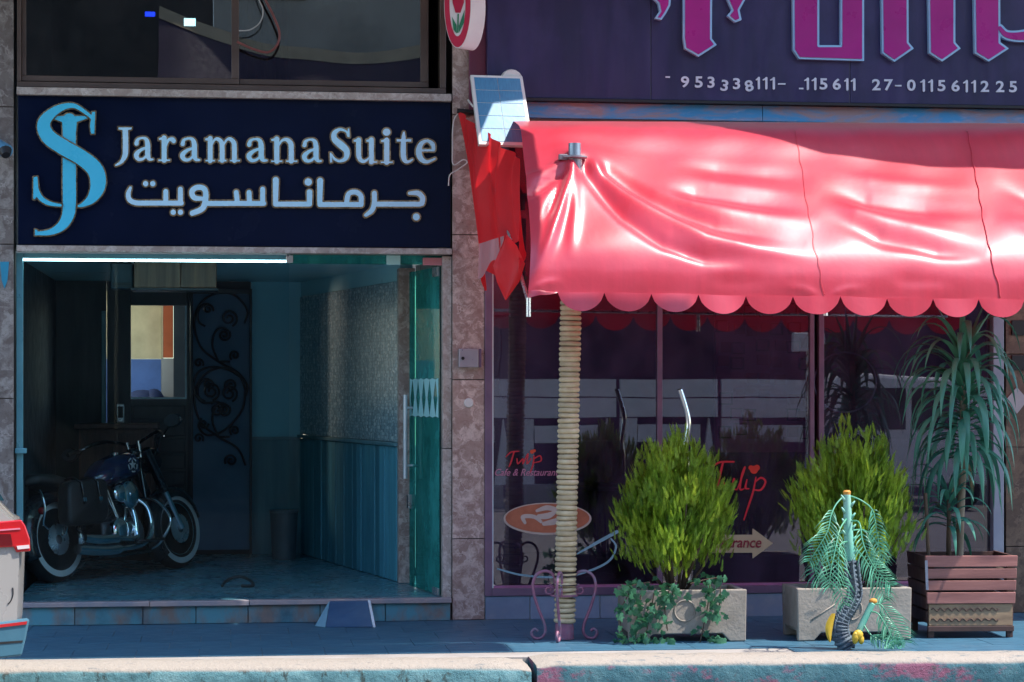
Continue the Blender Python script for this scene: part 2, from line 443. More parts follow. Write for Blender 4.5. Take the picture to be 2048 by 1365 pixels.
# ------------------------------------------------------------------ traced outlines: strokes and polygons united by distance, contoured, filled and extruded
def stroke(pts, smooth=True, n=6): return ('s', [tuple(p) for p in (crom(pts, n) if smooth and len(pts) > 2 else pts)])
def poly(pts): return ('p', pts)
def dot(x, y, r): return ('s', [(x, y, r), (x + .01, y, r)])
def dist_shape(sh, gx, gy):
    kind, pts = sh
    a = np.array(pts, float)
    if kind == 's':
        d = np.full(gx.shape, 1e9)
        for i in range(len(a) - 1):
            (x0, y0, r0), (x1, y1, r1) = a[i], a[i+1]
            dx, dy = x1 - x0, y1 - y0; L = dx*dx + dy*dy + 1e-12
            t = np.clip(((gx - x0)*dx + (gy - y0)*dy) / L, 0, 1)
            d = np.minimum(d, np.hypot(gx - x0 - t*dx, gy - y0 - t*dy) - (r0 + (r1 - r0)*t))
        return d
    d = np.full(gx.shape, 1e9); ins = np.zeros(gx.shape, bool)
    for i in range(len(a)):
        (x0, y0), (x1, y1) = a[i][:2], a[(i+1) % len(a)][:2]
        dx, dy = x1 - x0, y1 - y0; L = dx*dx + dy*dy + 1e-12
        t = np.clip(((gx - x0)*dx + (gy - y0)*dy) / L, 0, 1)
        d = np.minimum(d, np.hypot(gx - x0 - t*dx, gy - y0 - t*dy))
        cond = ((y0 > gy) != (y1 > gy))
        with np.errstate(divide='ignore', invalid='ignore'):
            ins ^= cond & (gx < (x1 - x0)*(gy - y0)/(y1 - y0 if y1 != y0 else 1e-12) + x0)
    return np.where(ins, -d, d)
def field(shapes, holes, step, pad):
    xs = [p[0] for _, ps in shapes for p in ps]; ys = [p[1] for _, ps in shapes for p in ps]
    rs = [p[2] for k, ps in shapes if k == 's' for p in ps] or [0]
    pad = pad + max(rs) + 2*step
    x = np.arange(min(xs) - pad, max(xs) + pad, step); y = np.arange(min(ys) - pad, max(ys) + pad, step)
    gx, gy = np.meshgrid(x, y)
    d = np.full(gx.shape, 1e9)
    for s_ in shapes: d = np.minimum(d, dist_shape(s_, gx, gy))
    for h_ in holes: d = np.maximum(d, -dist_shape(h_, gx, gy))
    return x, y, d
def contours(x, y, d, level):
    f = d - level + 1e-7
    ny, nx = f.shape; segs = {}
    s = f < 0
    mixed = np.argwhere((s[:-1, :-1] != s[1:, :-1]) | (s[:-1, :-1] != s[:-1, 1:]) | (s[:-1, :-1] != s[1:, 1:]))
    def pt(k):
        ori, j, i = k
        if ori == 'h':
            a, b = f[j, i], f[j, i+1]; t_ = a / (a - b); return (x[i] + t_*(x[i+1] - x[i]), y[j])
        a, b = f[j, i], f[j+1, i]; t_ = a / (a - b); return (x[i], y[j] + t_*(y[j+1] - y[j]))
    for j, i in mixed:
        e = []
        if s[j, i] != s[j, i+1]: e.append(('h', j, i))
        if s[j, i+1] != s[j+1, i+1]: e.append(('v', j, i+1))
        if s[j+1, i] != s[j+1, i+1]: e.append(('h', j+1, i))
        if s[j, i] != s[j+1, i]: e.append(('v', j, i))
        pairs = [(e[0], e[1])] if len(e) == 2 else ([(e[0], e[1]), (e[2], e[3])] if not s[j, i] else [(e[0], e[3]), (e[1], e[2])])
        for a, b in pairs:
            segs.setdefault(a, []).append(b); segs.setdefault(b, []).append(a)
    loops = []; seen = set()
    for k in list(segs):
        if k in seen: continue
        loop = [k]; seen.add(k); cur = k
        while True:
            nx_ = [q for q in segs[cur] if q not in seen]
            if not nx_: break
            cur = nx_[0]; seen.add(cur); loop.append(cur)
        if len(loop) > 5: loops.append([pt(q) for q in loop])
    return loops
def simplify(loop, tol):
    a = np.array(loop)
    def rdp(i, j):
        if j - i < 2: return []
        p, q = a[i], a[j]; dv = q - p; L = np.hypot(*dv)
        seg = a[i+1:j] - p
        dd = np.abs(seg[:, 0]*dv[1] - seg[:, 1]*dv[0]) / L if L > 1e-9 else np.hypot(seg[:, 0], seg[:, 1])
        k = int(np.argmax(dd))
        if dd[k] < tol: return []
        k += i + 1
        return rdp(i, k) + [k] + rdp(k, j)
    m = len(a) // 2
    a = np.vstack([a, a[:1]])
    idx = [0] + rdp(0, m) + [m] + rdp(m, len(a) - 1)
    return [tuple(a[k]) for k in idx]
def outline_mesh(name, shapes, Yf, depth, mat_, holes=(), step=1.0, level=0.0, tol=.12, map_=None):
    """fill the outline (photo pixels of the plane y = Yf) and give it depth behind that plane"""
    x, y, d = field(shapes, holes, step, max(level, 0) + 2)
    loops = [simplify(l_, tol) for l_ in contours(x, y, d, level)]
    loops = [l_ for l_ in loops if len(l_) > 3]
    vv, ee = [], []
    for l_ in loops:
        n0 = len(vv); vv += [Vector(p) for p in l_]
        ee += [(n0 + i, n0 + (i+1) % len(l_)) for i in range(len(l_))]
    ov, oe, of = delaunay_2d_cdt(vv, ee, [], 0, 1e-5)[:3]
    def inside(px, py):
        r_ = False
        for l_ in loops:
            for i in range(len(l_)):
                (xa, ya), (xb, yb) = l_[i-1], l_[i]
                if (ya > py) != (yb > py) and px < (xb - xa)*(py - ya)/(yb - ya) + xa: r_ = not r_
        return r_
    of = [f_ for f_ in of if inside(sum(ov[k][0] for k in f_)/3, sum(ov[k][1] for k in f_)/3)]
    mp = map_ or (lambda a, b, Y: P(a, b, Y))
    b = MB()
    b.add([mp(p[0], p[1], Yf) for p in ov], [tuple(t_)[::-1] if True else t_ for t_ in of])
    if depth:
        back = Vector((0, depth, 0))
        for l_ in loops:
            f3 = [mp(p[0], p[1], Yf) for p in l_]; n = len(f3)
            b.add(f3 + [p + back for p in f3], [(i, (i+1) % n, n + (i+1) % n, n + i) for i in range(n)])
    return b
def outline(name, shapes, Yf, depth, mat_, parent, **k):
    return outline_mesh(name, shapes, Yf, depth, mat_, **k).build(name, mat_, parent)
def text_mesh(body, shear=0.0, bold=0.0):
    cu = bpy.data.curves.new('text', 'FONT'); cu.body = body; cu.size = 1.0; cu.shear = shear; cu.offset = bold; cu.resolution_u = 4
    ob = bpy.data.objects.new('text', cu); COL.objects.link(ob)
    bpy.context.view_layer.update()
    me = bpy.data.meshes.new_from_object(ob.evaluated_get(bpy.context.evaluated_depsgraph_get()))
    vs_ = [tuple(v.co) for v in me.vertices]; fs = [tuple(p.vertices) for p in me.polygons]
    bpy.data.objects.remove(ob); bpy.data.curves.remove(cu); bpy.data.meshes.remove(me)
    return vs_, fs
def text_part(name, body, u0, v0, u1, v1, Y, mat_, parent, shear=0.0, bold=0.0, rot=0.0, depth=.004):
    vs_, fs = text_mesh(body, shear, bold)
    x0 = min(p[0] for p in vs_); x1 = max(p[0] for p in vs_); y0 = min(p[1] for p in vs_); y1 = max(p[1] for p in vs_)
    if body.isdigit() and len(body) == 1:
        mid, half = (u0 + u1)/2, (x1 - x0)/(y1 - y0)*(v1 - v0)*.58
        u0, u1 = mid - half, mid + half
    b = MB(); w3 = []
    cu_, cv_ = (u0 + u1)/2, (v0 + v1)/2
    for p in vs_:
        a = u0 + (p[0]-x0)/(x1-x0)*(u1-u0) - cu_; c_ = v1 - (p[1]-y0)/(y1-y0)*(v1-v0) - cv_
        w3.append(P(cu_ + a*math.cos(rot) - c_*math.sin(rot), cv_ + a*math.sin(rot) + c_*math.cos(rot), Y))
    b.add(w3, fs)
    o = b.build(name, mat_, parent)
    m = o.modifiers.new('solid', 'SOLIDIFY'); m.thickness = depth; m.offset = 0
    return o

# ------------------------------------------------------------------ setting: road, pavement
def kerb_y(x): return -2.02 - .07 * (x + 1.6)            # back edge of the kerb, it drifts away from the facade to the right
ground = MB().box((-90, -90, -.42), (90, 60, -.24)).build('ground', M['asphalt']); tag(ground, 'grey asphalt street in front of the kerb', None, kind='structure')
pv = MB()
pv.hexa([(-14, kerb_y(-14), -.2), (16, kerb_y(16), -.2), (16, .3, -.2), (-14, .3, -.2), (-14, kerb_y(-14), -.006), (16, kerb_y(16), -.006), (16, .3, -.006), (-14, .3, -.006)])
pave = pv.build('pavement', M['concrete']); tag(pave, 'blue tinted tiled pavement between the shopfronts and the kerb', None, kind='structure')
base = MB().box((0, 0, -.03), (.396, .396, 0)).mesh('paving_tile', M['pave'])
for i in range(-6, 19):
    for j in range(1, 7):
        x0, y0 = i * .4 + (.2 if j % 2 else 0), -j * .4 + .0
        if y0 < kerb_y(x0 + .4) + .0: continue
        o = link('paving_tile', base, pave); o.location = (x0 + .002, y0 + .002, rnd(-.0015, .0015))
def kerb(name, x0, x1, ztop, mat_, label, hw=.44):
    b = MB(); nx, prof = 90, []
    def fn(s, q):
        x = x0 + (x1 - x0) * s
        y0 = kerb_y(x); e = .035
        pts = [(y0, -.3), (y0, ztop - .02), (y0 - .03, ztop), (y0 - hw*.5, ztop + .004), (y0 - hw + .05, ztop - .004), (y0 - hw + .012, ztop - .018), (y0 - hw, ztop - .05), (y0 - hw - .006, ztop - .14), (y0 - hw - .004, -.3)]
        k = min(int(round(q * 8)), 8)
        end = min(s, 1 - s) * (x1 - x0)
        drop = max(0, .05 - end) ** 2 * 9 if k in (2, 3, 4, 5) else 0
        rr = random.Random(int(s * nx) * 31 + k)
        j = rr.uniform(-.005, .005)
        return Vector((x, pts[k][0] + (j if k > 3 else 0), pts[k][1] - drop + (j if 0 < k < 8 else 0)))
    b.grid(fn, nx, 8)
    for s in (0, 1):
        b.add([fn(s, k / 8) for k in range(9)], [tuple(range(9)) if s == 0 else tuple(range(9))[::-1]])
    o = b.build(name, mat_, None, smooth=60)
    return tag(o, label, 'kerb', 'kerb stones along the street')
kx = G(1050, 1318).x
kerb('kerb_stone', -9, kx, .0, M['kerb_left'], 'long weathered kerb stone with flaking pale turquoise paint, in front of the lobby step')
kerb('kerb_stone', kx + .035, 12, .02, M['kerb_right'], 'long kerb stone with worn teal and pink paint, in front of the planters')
# ------------------------------------------------------------------ the building: pillars, lobby bay, shopfront bay, upper floor
B = thing('building', 'shop building with brown marble pillars, an open lobby bay and a glazed shopfront', 'building', (0, 0, 0))
ZT = 5.3
def slabs(parent, x0, x1, y0, y1, zs, mat_, name='marble_slab', gap=.003):
    for a, b_ in zip(zs[:-1], zs[1:]):
        MB().box((x0, y0 + rnd(0, .002), a + gap), (x1, y1, b_ - gap)).build(name, mat_, parent, bevel=.003)
core = mat('pillar_core', (.10, .085, .08), rough=.9)
xl = X(27)
pl = MB().box((-2.9, .02, 0), (xl - .004, .5, ZT)).build('pillar', core, B)
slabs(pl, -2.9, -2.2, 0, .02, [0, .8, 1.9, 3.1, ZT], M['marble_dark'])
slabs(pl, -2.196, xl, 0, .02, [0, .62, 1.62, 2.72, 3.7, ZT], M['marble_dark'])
x0p, x1p = X(905), X(969)
pm = MB().box((x0p + .004, .02, 0), (x1p - .004, .62, ZT)).build('pillar', core, B)
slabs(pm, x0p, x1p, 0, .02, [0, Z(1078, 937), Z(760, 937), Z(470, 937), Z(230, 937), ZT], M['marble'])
# lighter return of the pillar towards the lobby
for a, b_ in ((.163, 1.25), (1.256, 2.66)):
    MB().box((X(886), .03, a), (x0p - .003, .5, b_)).build('marble_slab', M['marble_edge'], pm, bevel=.004)
MB().box((X(797, 1.3), 1.3, .163), (X(830, 1.3), 1.5, 2.64)).build('marble_slab', M['marble'], pm, bevel=.004)
part('return_wall', M['marble_edge'], pm, lambda m: m.hexa([(X(889, .5), .501, .163), (X(889, .5) + .1, .501, .163), (X(832, 1.3) + .1, 1.32, .163), (X(832, 1.3), 1.32, .163), (X(889, .5), .501, 2.66), (X(889, .5) + .1, .501, 2.66), (X(832, 1.3) + .1, 1.32, 2.66), (X(832, 1.3), 1.32, 2.66)]))
part('cladding_strip', mat('maroon', (.20, .035, .07), (.13, .03, .07), rough=.4), pm, lambda m: m.pbox(938, -150, 972, 222, -.035, -.002), bevel=.004)
# ledges round the lobby sign
part('ledge', M['marble_edge'], B, lambda m: m.pbox(33, 181, 903, 196, -.05, .2, 462), bevel=.004)
part('ledge', M['marble_edge'], B, lambda m: m.pbox(33, 494, 904, 506, -.045, .2, 462), bevel=.004)
part('lintel', core, B, lambda m: m.pbox(36, 196.5, 902, 493.5, .05, .3, 462))
# upper window: two sliding sashes in brown aluminium
W = part('window', M['alu_brown'], B, lambda m: (m.pbox(34, 170, 892, 180.5, .02, .2, 462), m.pbox(34, -200, 42, 169.5, .02, .2, 462), m.pbox(880, -200, 892, 169.5, .02, .2, 462)), bevel=.003)
part('sash', M['alu_brown'], W, lambda m: (m.pbox(43, 158, 478, 169, .05, .09, 462), m.pbox(43, -200, 52, 157.5, .05, .09, 462), m.pbox(463, -200, 478, 157.5, .05, .09, 462)), bevel=.003)
part('sash', M['alu_brown'], W, lambda m: (m.pbox(479, 158, 857, 169, .10, .14, 462), m.pbox(841, -200, 857, 157.5, .10, .14, 462)), bevel=.003)
part('pane', M['glass_upper'], W, lambda m: m.pbox(52, -200, 463, 158, .068, .072, 462))
part('pane', M['glass_upper'], W, lambda m: m.pbox(478, -200, 841, 158, .118, .122, 462))
part('upper_room', M['interior_dark'], B, lambda m: m.add([(-1.5, .25, 3.80), (1.7, .25, 3.80), (1.7, 3, 3.80), (-1.5, 3, 3.80), (-1.5, .25, 6.6), (1.7, .25, 6.6), (1.7, 3, 6.6), (-1.5, 3, 6.6)],
     [(0, 1, 2, 3), (3, 2, 6, 7), (0, 3, 7, 4), (1, 5, 6, 2), (4, 7, 6, 5)]))
cur = NT('curtain'); M['curtain'] = cur.done(cur.bsdf((.10, .10, .12), .8))
def curtain_fn(s, q):
    x = .02 + s * .42
    return Vector((x, .45 + .035 * math.sin(s * 44) + .01 * math.sin(s * 97), 3.86 + q * 1.4))
part('curtain', M['curtain'], B, lambda m: m.grid(curtain_fn, 90, 4), smooth=180)
# wall above and an unseen slab added and shaped to shade the front
part('upper_wall', M['concrete'], B, lambda m: (m.box((-2.9, .01, ZT + .004), (9, .8, 9.5)), m.box((x1p, .05, 3.55), (9, .4, ZT))))
shade_outline = [(-4.5, .5), (-4.5, -3.1), (4.4, -3.1), (4.4, -2.64), (3.25, -2.62), (3.14, -2.4), (2.97, -1.9), (2.78, -1.35), (2.46, -.95), (2.42, -.58), (2.9, -.46), (3.64, -.48), (3.96, -.79), (4.23, -1.23), (4.6, -1.4), (4.87, -1.48), (5.25, -1.53), (5.62, -1.61), (6.4, -1.65), (9, -1.66), (9, .5)]
part('shade_slab', M['white_paint'], B, lambda m: m.prism([(x + .492, y - .209 if y < 0 else 0.0, 5.65) for x, y in shade_outline], (0, 0, .18)))
# ---- lobby
ZF, ZC = .16, 2.68
YB = 4.6
xL = X(40)
xr0, xr1 = X(796, 1.4), X(600, YB)                         # right wall runs inwards
lob_floor = part('lobby_floor', M['lobby_floor'], B, lambda m: m.add([(xL - .05, .03, ZF), (X(890), .03, ZF), (X(900), 1.5, ZF), (xr1 + .3, YB + .1, ZF), (xL - .05, YB + .1, ZF)], [(0, 1, 2, 3, 4)]))
part('platform', core, B, lambda m: m.box((xL - .05, .0, 0), (x0p - .01, YB, ZF - .03)))
nos = part('step_nosing', M['nosing'], B, lambda m: (m.box((xL - .08, -.06, ZF - .028), (X(300) - .002, .03, ZF + .006)), m.box((X(300) + .002, -.06, ZF - .03), (X(498), .03, ZF + .006)), m.box((X(498) + .003, -.06, ZF - .028), (x0p - .012, .03, ZF + .007))), bevel=.004)
for a, b_ in ((20, 150), (150, 286), (286, 392), (392, 496), (496, 640), (640, 770), (770, 900)):
    MB().box((X(a) + .003, -.03, .002), (X(b_) - .003, .0, ZF - .031)).build('step_tile', M['step_tile'], B, bevel=.003)
part('lobby_ceiling', M['ceiling'], B, lambda m: m.add([(xL - .1, .2, ZC), (x0p, .2, ZC), (x0p, YB + .1, ZC), (xL - .1, YB + .1, ZC), (xL - .1, .2, ZC + .05), (x0p, .2, ZC + .05), (x0p, YB + .1, ZC + .05), (xL - .1, YB + .1, ZC + .05)], [(0, 3, 2, 1), (4, 5, 6, 7)]))
part('lobby_side_wall', M['dark_wall'], B, lambda m: m.box((xL - .2, .1, 0), (xL - .1, YB, ZC)))
# right wall: mosaic above, rail, planks below
dirw = Vector((xr1 - xr0, YB - 1.4, 0)); Lw = dirw.length; dirw.normalize(); nw = Vector((-dirw.y, dirw.x, 0))   # into the lobby
t = NT('mosaic'); vec = t.coord((38, 38, 38))
vo = t.n('ShaderNodeTexVoronoi'); vo.inputs['Scale'].default_value = 1; vo.inputs['Randomness'].default_value = .55; t.l(vec, vo.inputs['Vector'])
ve = t.n('ShaderNodeTexVoronoi', feature='DISTANCE_TO_EDGE'); ve.inputs['Scale'].default_value = 1; ve.inputs['Randomness'].default_value = .55; t.l(vec, ve.inputs['Vector'])
sp = t.n('ShaderNodeSeparateColor'); t.l(vo.outputs['Color'], sp.inputs[0])
c = t.ramp(sp.outputs[0], [(0, (.20, .34, .42)), (.45, (.42, .58, .64)), (.8, (.62, .74, .78)), (1, (.9, .95, .95))])
c = t.mix(t.ramp(ve.outputs['Distance'], [(0, 1.0), (.09, 0.0)]), c, (.10, .14, .17))
M['mosaic'] = t.done(t.bsdf(c, .3, 0, t.bump(sp.outputs[1], .4, .006)))
def wallbox(m, s0, s1, off0, off1, z0, z1):
    o = Vector((xr0, 1.4, 0))
    q = [o + dirw*s0 + nw*off0, o + dirw*s1 + nw*off0, o + dirw*s1 + nw*off1, o + dirw*s0 + nw*off1]
    m.hexa([p + Vector((0, 0, z0)) for p in q] + [p + Vector((0, 0, z1)) for p in q])
rw = part('lobby_mosaic_wall', M['mosaic'], B, lambda m: wallbox(m, 0, Lw, -.12, 0, 1.27, 2.54))
part('plaster_band', M['ceiling'], rw, lambda m: wallbox(m, 0, Lw, -.12, -.01, 2.545, ZC))
part('chair_rail', M['rail_teal'], rw, lambda m: wallbox(m, 0, Lw, -.1, .03, 1.235, 1.265), bevel=.004)
wl = part('lobby_wainscot', M['dark_wall'], B, lambda m: wallbox(m, 0, Lw, -.12, -.012, ZF, 1.23))
s = .02
while s < Lw - .02:
    w_ = rnd(.10, .15); e = min(s + w_, Lw)
    m = MB(); wallbox(m, s + .004, e - .004, -.012, rnd(.0, .010), ZF + .005, 1.23); m.build('plank', M['plank_teal'], wl, bevel=.004)
    s = e
# back wall in pieces round the glazed door
def bk(name, mat_, u0, v0, u1, v1, Y0, Y1, parent=None, **k):
    return part(name, mat_, parent or B, lambda m: m.pbox(u0, v0, u1, v1, Y0, Y1), **k)
bk('lobby_back_wall', M['teal_plaster'], 502, 560, 606, 874, YB, YB + .1)
bw = bk('lobby_back_wainscot', M['plank_teal'], 502, 880, 620, 1120, YB, YB + .1)
part('chair_rail', M['rail_teal'], bw, lambda m: m.pbox(500, 874, 602, 880, YB - .02, YB + .1), bevel=.003)
bk('lobby_dark_panelling', M['dark_wood'], 40, 560, 212, 1120, YB, YB + .1)
idr = bk('inner_door', M['dark_wood'], 214, 560, 261, 1120, YB - .02, YB + .1)
for q in ((261.5, 560, 373.5, 611), (261.5, 799, 373.5, 1120)):
    part('door_rail', M['dark_wood'], idr, lambda m: m.pbox(*q, YB - .018, YB + .1))
part('door_stile', M['dark_wood'], idr, lambda m: m.pbox(374, 560, 386, 1120, YB - .02, YB + .1))
part('screen_wall', M['dark_wall'], B, lambda m: m.pbox(386.5, 560, 501.5, 1130, YB, YB + .1))
part('glazing_bead', M['white_rail'], idr, lambda m: (m.pbox(370, 612, 373.4, 798, YB - .03, YB - .019), m.pbox(262, 795, 372, 798.5, YB - .035, YB - .031)))
part('door_panel', M['dark_wood'], idr, lambda m: [m.pbox(266, 812 + k * 33, 370, 812 + k * 33 + 27, YB - .035, YB - .019) for k in range(7)], bevel=.006)
part('pull_bar', M['rail_teal'], idr, lambda m: m.pbox(203, 622, 211, 850, YB - .06, YB - .022), bevel=.006)
# the lit room seen through the door's glazing
rm = part('back_room', M['wall_beige'], B, lambda m: (m.pbox(150, 400, 322, 718, 6.4, 6.5), m.pbox(322.5, 400, 326, 1200, 6.38, 6.5)))
part('back_room_dado', M['wall_blue'], rm, lambda m: m.pbox(150, 718.5, 322, 1200, 6.39, 6.5))
part('back_room_wall', M['wall_orange'], rm, lambda m: m.pbox(326.5, 400, 346, 716, 6.2, 6.3))
part('back_room_cabinet', M['grey_plastic'], rm, lambda m: m.pbox(322.5, 717, 347, 800, 6.1, 6.2))
part('back_room_shell', M['dark_wall'], rm, lambda m: (m.box((-2.4, YB + .12, ZC - .02), (1.0, 6.6, ZC + .05)), m.pbox(347, 400, 460, 1200, 6.0, 6.6), m.box((-2.4, YB + .1, ZF - .1), (1, 6.6, ZF))))
lamp = thing('ceiling_lamp', 'small lit ceiling lamp in the back room behind the glazed lobby door', 'lamp', (-1.75, 5.4, 2.5))
part('bulb', emit('bulb_glow', (1, .85, .62), 7), lamp, lambda m: m.lathe([(.02, -.06), (.09, -.05), (.1, 0), (.06, .04)], (-1.75, 5.4, 2.5), 16), smooth=60)
part('fitting', M['white_paint'], lamp, lambda m: m.lathe([(.05, .042), (.06, .14), (.06, .155)], (-1.75, 5.4, 2.5), 12), smooth=40)
lt = bpy.data.lights.new('lamp_light', 'POINT'); lt.energy = 24; lt.color = (1, .9, .75); lt.shadow_soft_size = .08
lo = bpy.data.objects.new('lamp_light', lt); COL.objects.link(lo); lo.location = (-1.75, 5.4, 2.38)
hp = thing('cloth_heap', 'dark blue heap of cloth on the floor ledge of the lit back room', 'cloth', tuple(P(290, 800, 6.0)))
part('cloth', mat('heap_blue', (.02, .035, .12), (.012, .02, .07), rough=.8), hp, lambda m: (m.ball(P(285, 800, 6.0), (.16, .1, .10), 14, 8), m.ball(P(308, 802, 6.0), (.10, .1, .12), 14, 8), m.ball(P(265, 806, 6.0), (.10, .1, .09), 14, 8)), smooth=180)
# wrought iron screen
sc_ = thing('iron_screen', 'dark wrought iron scroll screen in front of a dim blue panel beside the lobby door', 'screen', tuple(P(442, 1100, 4.4)))
part('backing', mat('screen_back', (.10, .20, .32), (.08, .16, .27), rough=.6), sc_, lambda m: m.pbox(386, 588, 499, 1100, 4.50, 4.52))
part('frame', M['iron_black'], sc_, lambda m: (m.pbox(380, 578, 386, 1110, 4.42, 4.49), m.pbox(499, 578, 504, 1110, 4.42, 4.49), m.pbox(386.2, 578, 498.8, 588, 4.42, 4.49)), bevel=.003)
def zz(pts): return [(380 + a / 2.625, 480 + b / 2.625) for a, b in pts]
def spiral(c, r0, a0, turns, sg=1):
    n = int(18 * turns)
    return [(c[0] + r0 * (1 - .82 * k / n) * math.cos(a0 + sg * 2*PI*turns*k/n), c[1] + r0 * (1 - .82 * k / n) * math.sin(a0 + sg * 2*PI*turns*k/n)) for k in range(n + 1)]
scrolls = []
for dy in (0, 395):
    scrolls += [crom([(285, 440), (300, 370), (240, 295), (150, 278), (60, 330), (22, 430), (55, 560), (150, 640), (250, 700), (292, 790)], 6),
                crom([(150, 640), (118, 560), (130, 490), (165, 462), (205, 480)], 6) , spiral((180, 500), 32, -.6, 1.6), spiral((205, 412), 46, 1.2, 1.7, -1),
                spiral((95, 365), 28, .4, 1.4, -1), crom([(80, 455), (45, 430), (42, 380), (70, 340), (100, 338)], 5), spiral((235, 608), 27, 2.2, 1.4), crom([(210, 640), (180, 640), (150, 640)], 3),
                spiral((45, 648), 26, .6, 1.3, -1), spiral((215, 765), 34, 2.6, 1.5)]
    scrolls = [[(a, b + 0) for a, b in q] for q in scrolls]
    if dy: scrolls = scrolls[:10] + [[(a, b + 395) for a, b in q] for q in scrolls[10:]]
scrolls += [crom([(292, 790), (270, 900), (180, 1000), (90, 1025), (45, 980), (60, 935)], 6), crom([(262, 720), (200, 682), (110, 668), (40, 700), (18, 780), (60, 850), (120, 855)], 6), spiral((110, 795), 48, 1.4, 1.8, -1), spiral((140, 890), 42, -2.4, 1.6), spiral((72, 965), 26, 0, 1.3)]
for q in scrolls:
    q = [p for p in zz(q) if 387 < p[0] < 498 and p[1] < 1095]
    if len(q) < 4: continue
    part('scroll', M['iron_black'], sc_, lambda m: m.tube([P(a, b_, 4.44) for a, b_ in q], .011, 6), smooth=180)
# ceiling cabinet, dark unit, counter, bin
cb = thing('ceiling_cabinet', 'wood grained box hung under the lobby ceiling', 'cabinet', tuple(P(350, 577, 1.2)))
part('panel', M['box_wood'], cb, lambda m: m.pbox(268, 524, 361, 576, 1.2, 1.5), bevel=.004)
part('panel', M['box_wood'], cb, lambda m: m.pbox(362, 524, 433, 576, 1.203, 1.5), bevel=.004)
part('bottom_tray', M['dark_wood'], cb, lambda m: m.pbox(262, 576.5, 436, 581, 1.19, 1.55))
ac = thing('ceiling_unit', 'dark teal box unit under the lobby ceiling left of the wooden box', 'unit', tuple(P(244, 577, 1.3)))
part('housing', mat('unit_teal', (.02, .06, .085), rough=.5), ac, lambda m: m.pbox(221, 526, 266, 578, 1.3, 1.6), bevel=.01)
part('grille', M['black_plastic'], ac, lambda m: [m.pbox(225, 566 + 3 * k, 262, 567.6 + 3 * k, 1.29, 1.3) for k in range(3)])
dk = thing('reception_counter', 'reddish brown wooden counter behind the motorcycle', 'counter', tuple(P(230, 1060, 4.0)))
part('counter_top', M['desk_wood'], dk, lambda m: m.pbox(148, 848, 316, 858, 3.9, 4.45), bevel=.006)
part('counter_body', M['desk_wood'], dk, lambda m: m.box((X(158, 4.0), 3.97, ZF), (X(308, 4.0), 4.4, Z(858.5, 230, 4.0))))
for q in ((164, 868, 228, 1080), (234, 868, 303, 1080)):
    part('counter_panel', M['desk_wood'], dk, lambda m: m.pbox(*q, 3.95, 3.968), bevel=.006)
ic = thing('intercom', 'small silver framed handset unit on the lobby door stile', 'intercom', tuple(P(241, 845, 4.55)))
part('frame', M['steel'], ic, lambda m: m.pbox(233, 808, 249, 846, 4.55, 4.577), bevel=.008)
part('face', M['black_plastic'], ic, lambda m: m.pbox(236, 813, 246, 836, 4.542, 4.549), bevel=.003)
part('button', M['steel'], ic, lambda m: m.lathe([(.016, 0), (.016, .006)], P(241, 841, 4.542), 10, 'y'))
bn = thing('waste_bin', 'grey cylindrical waste bin standing by the lobby back wall', 'bin', tuple(P(568, 1095, 3.9)))
pb = P(568, 1095, 3.95); pb.z = ZF + .002
part('body', mat('bin_grey', (.10, .14, .17), rough=.5), bn, lambda m: m.lathe([(.105, 0), (.125, .42), (.12, .42), (.10, .02)], pb, 24), smooth=40)
part('rim', mat('bin_rim', (.16, .20, .22), rough=.4), bn, lambda m: m.lathe([(.122, .415), (.132, .42), (.132, .44), (.118, .44)], pb, 24), smooth=40)
hs = G(478, 1176, ZF)
tag(part('hose_loop', M['black_plastic'], None, lambda m: m.tube([Vector((hs.x + a, hs.y + b_, ZF + c_)) for a, b_, c_ in crom([(-.13, .02, .015), (-.09, .10, .05), (0, .14, .075), (.08, .10, .05), (.11, 0, .018), (.06, -.02, .015), (.02, .0, .015)], 6)], .012, 8), smooth=180), 'short black rubber hose curled on the lobby floor near the step', 'hose')
# glazing of the lobby front
gf = part('fixed_glazing', M['alu_teal'], B, lambda m: (m.box((X(30), .10, ZF + .008), (X(43), .16, ZC)), m.box((X(43) + .002, .115, ZC - .05), (X(580), .145, ZC - .002))), bevel=.003)
part('light_strip', emit('strip_glow', (.62, .93, 1.0), 5.5), gf, lambda m: m.box((X(46, .17), .155, ZC - .066), (X(572, .17), .185, ZC - .053)))
part('top_rail', M['white_rail'], gf, lambda m: m.pbox(32, 506.5, 574, 509, .05, .112, 462))
part('pane', M['glass_clear'], gf, lambda m: m.box((X(45), .126, ZF + .01), (X(579), .132, ZC - .05)))
part('transom_pane', M['glass_door'], gf, lambda m: m.pbox(581, 509, 884, 529, .12, .128, 735))
part('clamp', M['steel'], gf, lambda m: m.pbox(572, 511, 586, 526, .09, .119), bevel=.003)
part('clamp', M['frost'], gf, lambda m: m.pbox(773, 511, 801, 530, .095, .119), bevel=.003)
part('clamp', M['pink_plastic'], gf, lambda m: m.pbox(846, 516, 892, 531, .08, .119), bevel=.003)
part('pull_knob', M['alu_teal'], gf, lambda m: m.box((X(28), .05, Z(908, 38)), (X(52), .1, Z(897, 38))), bevel=.006)
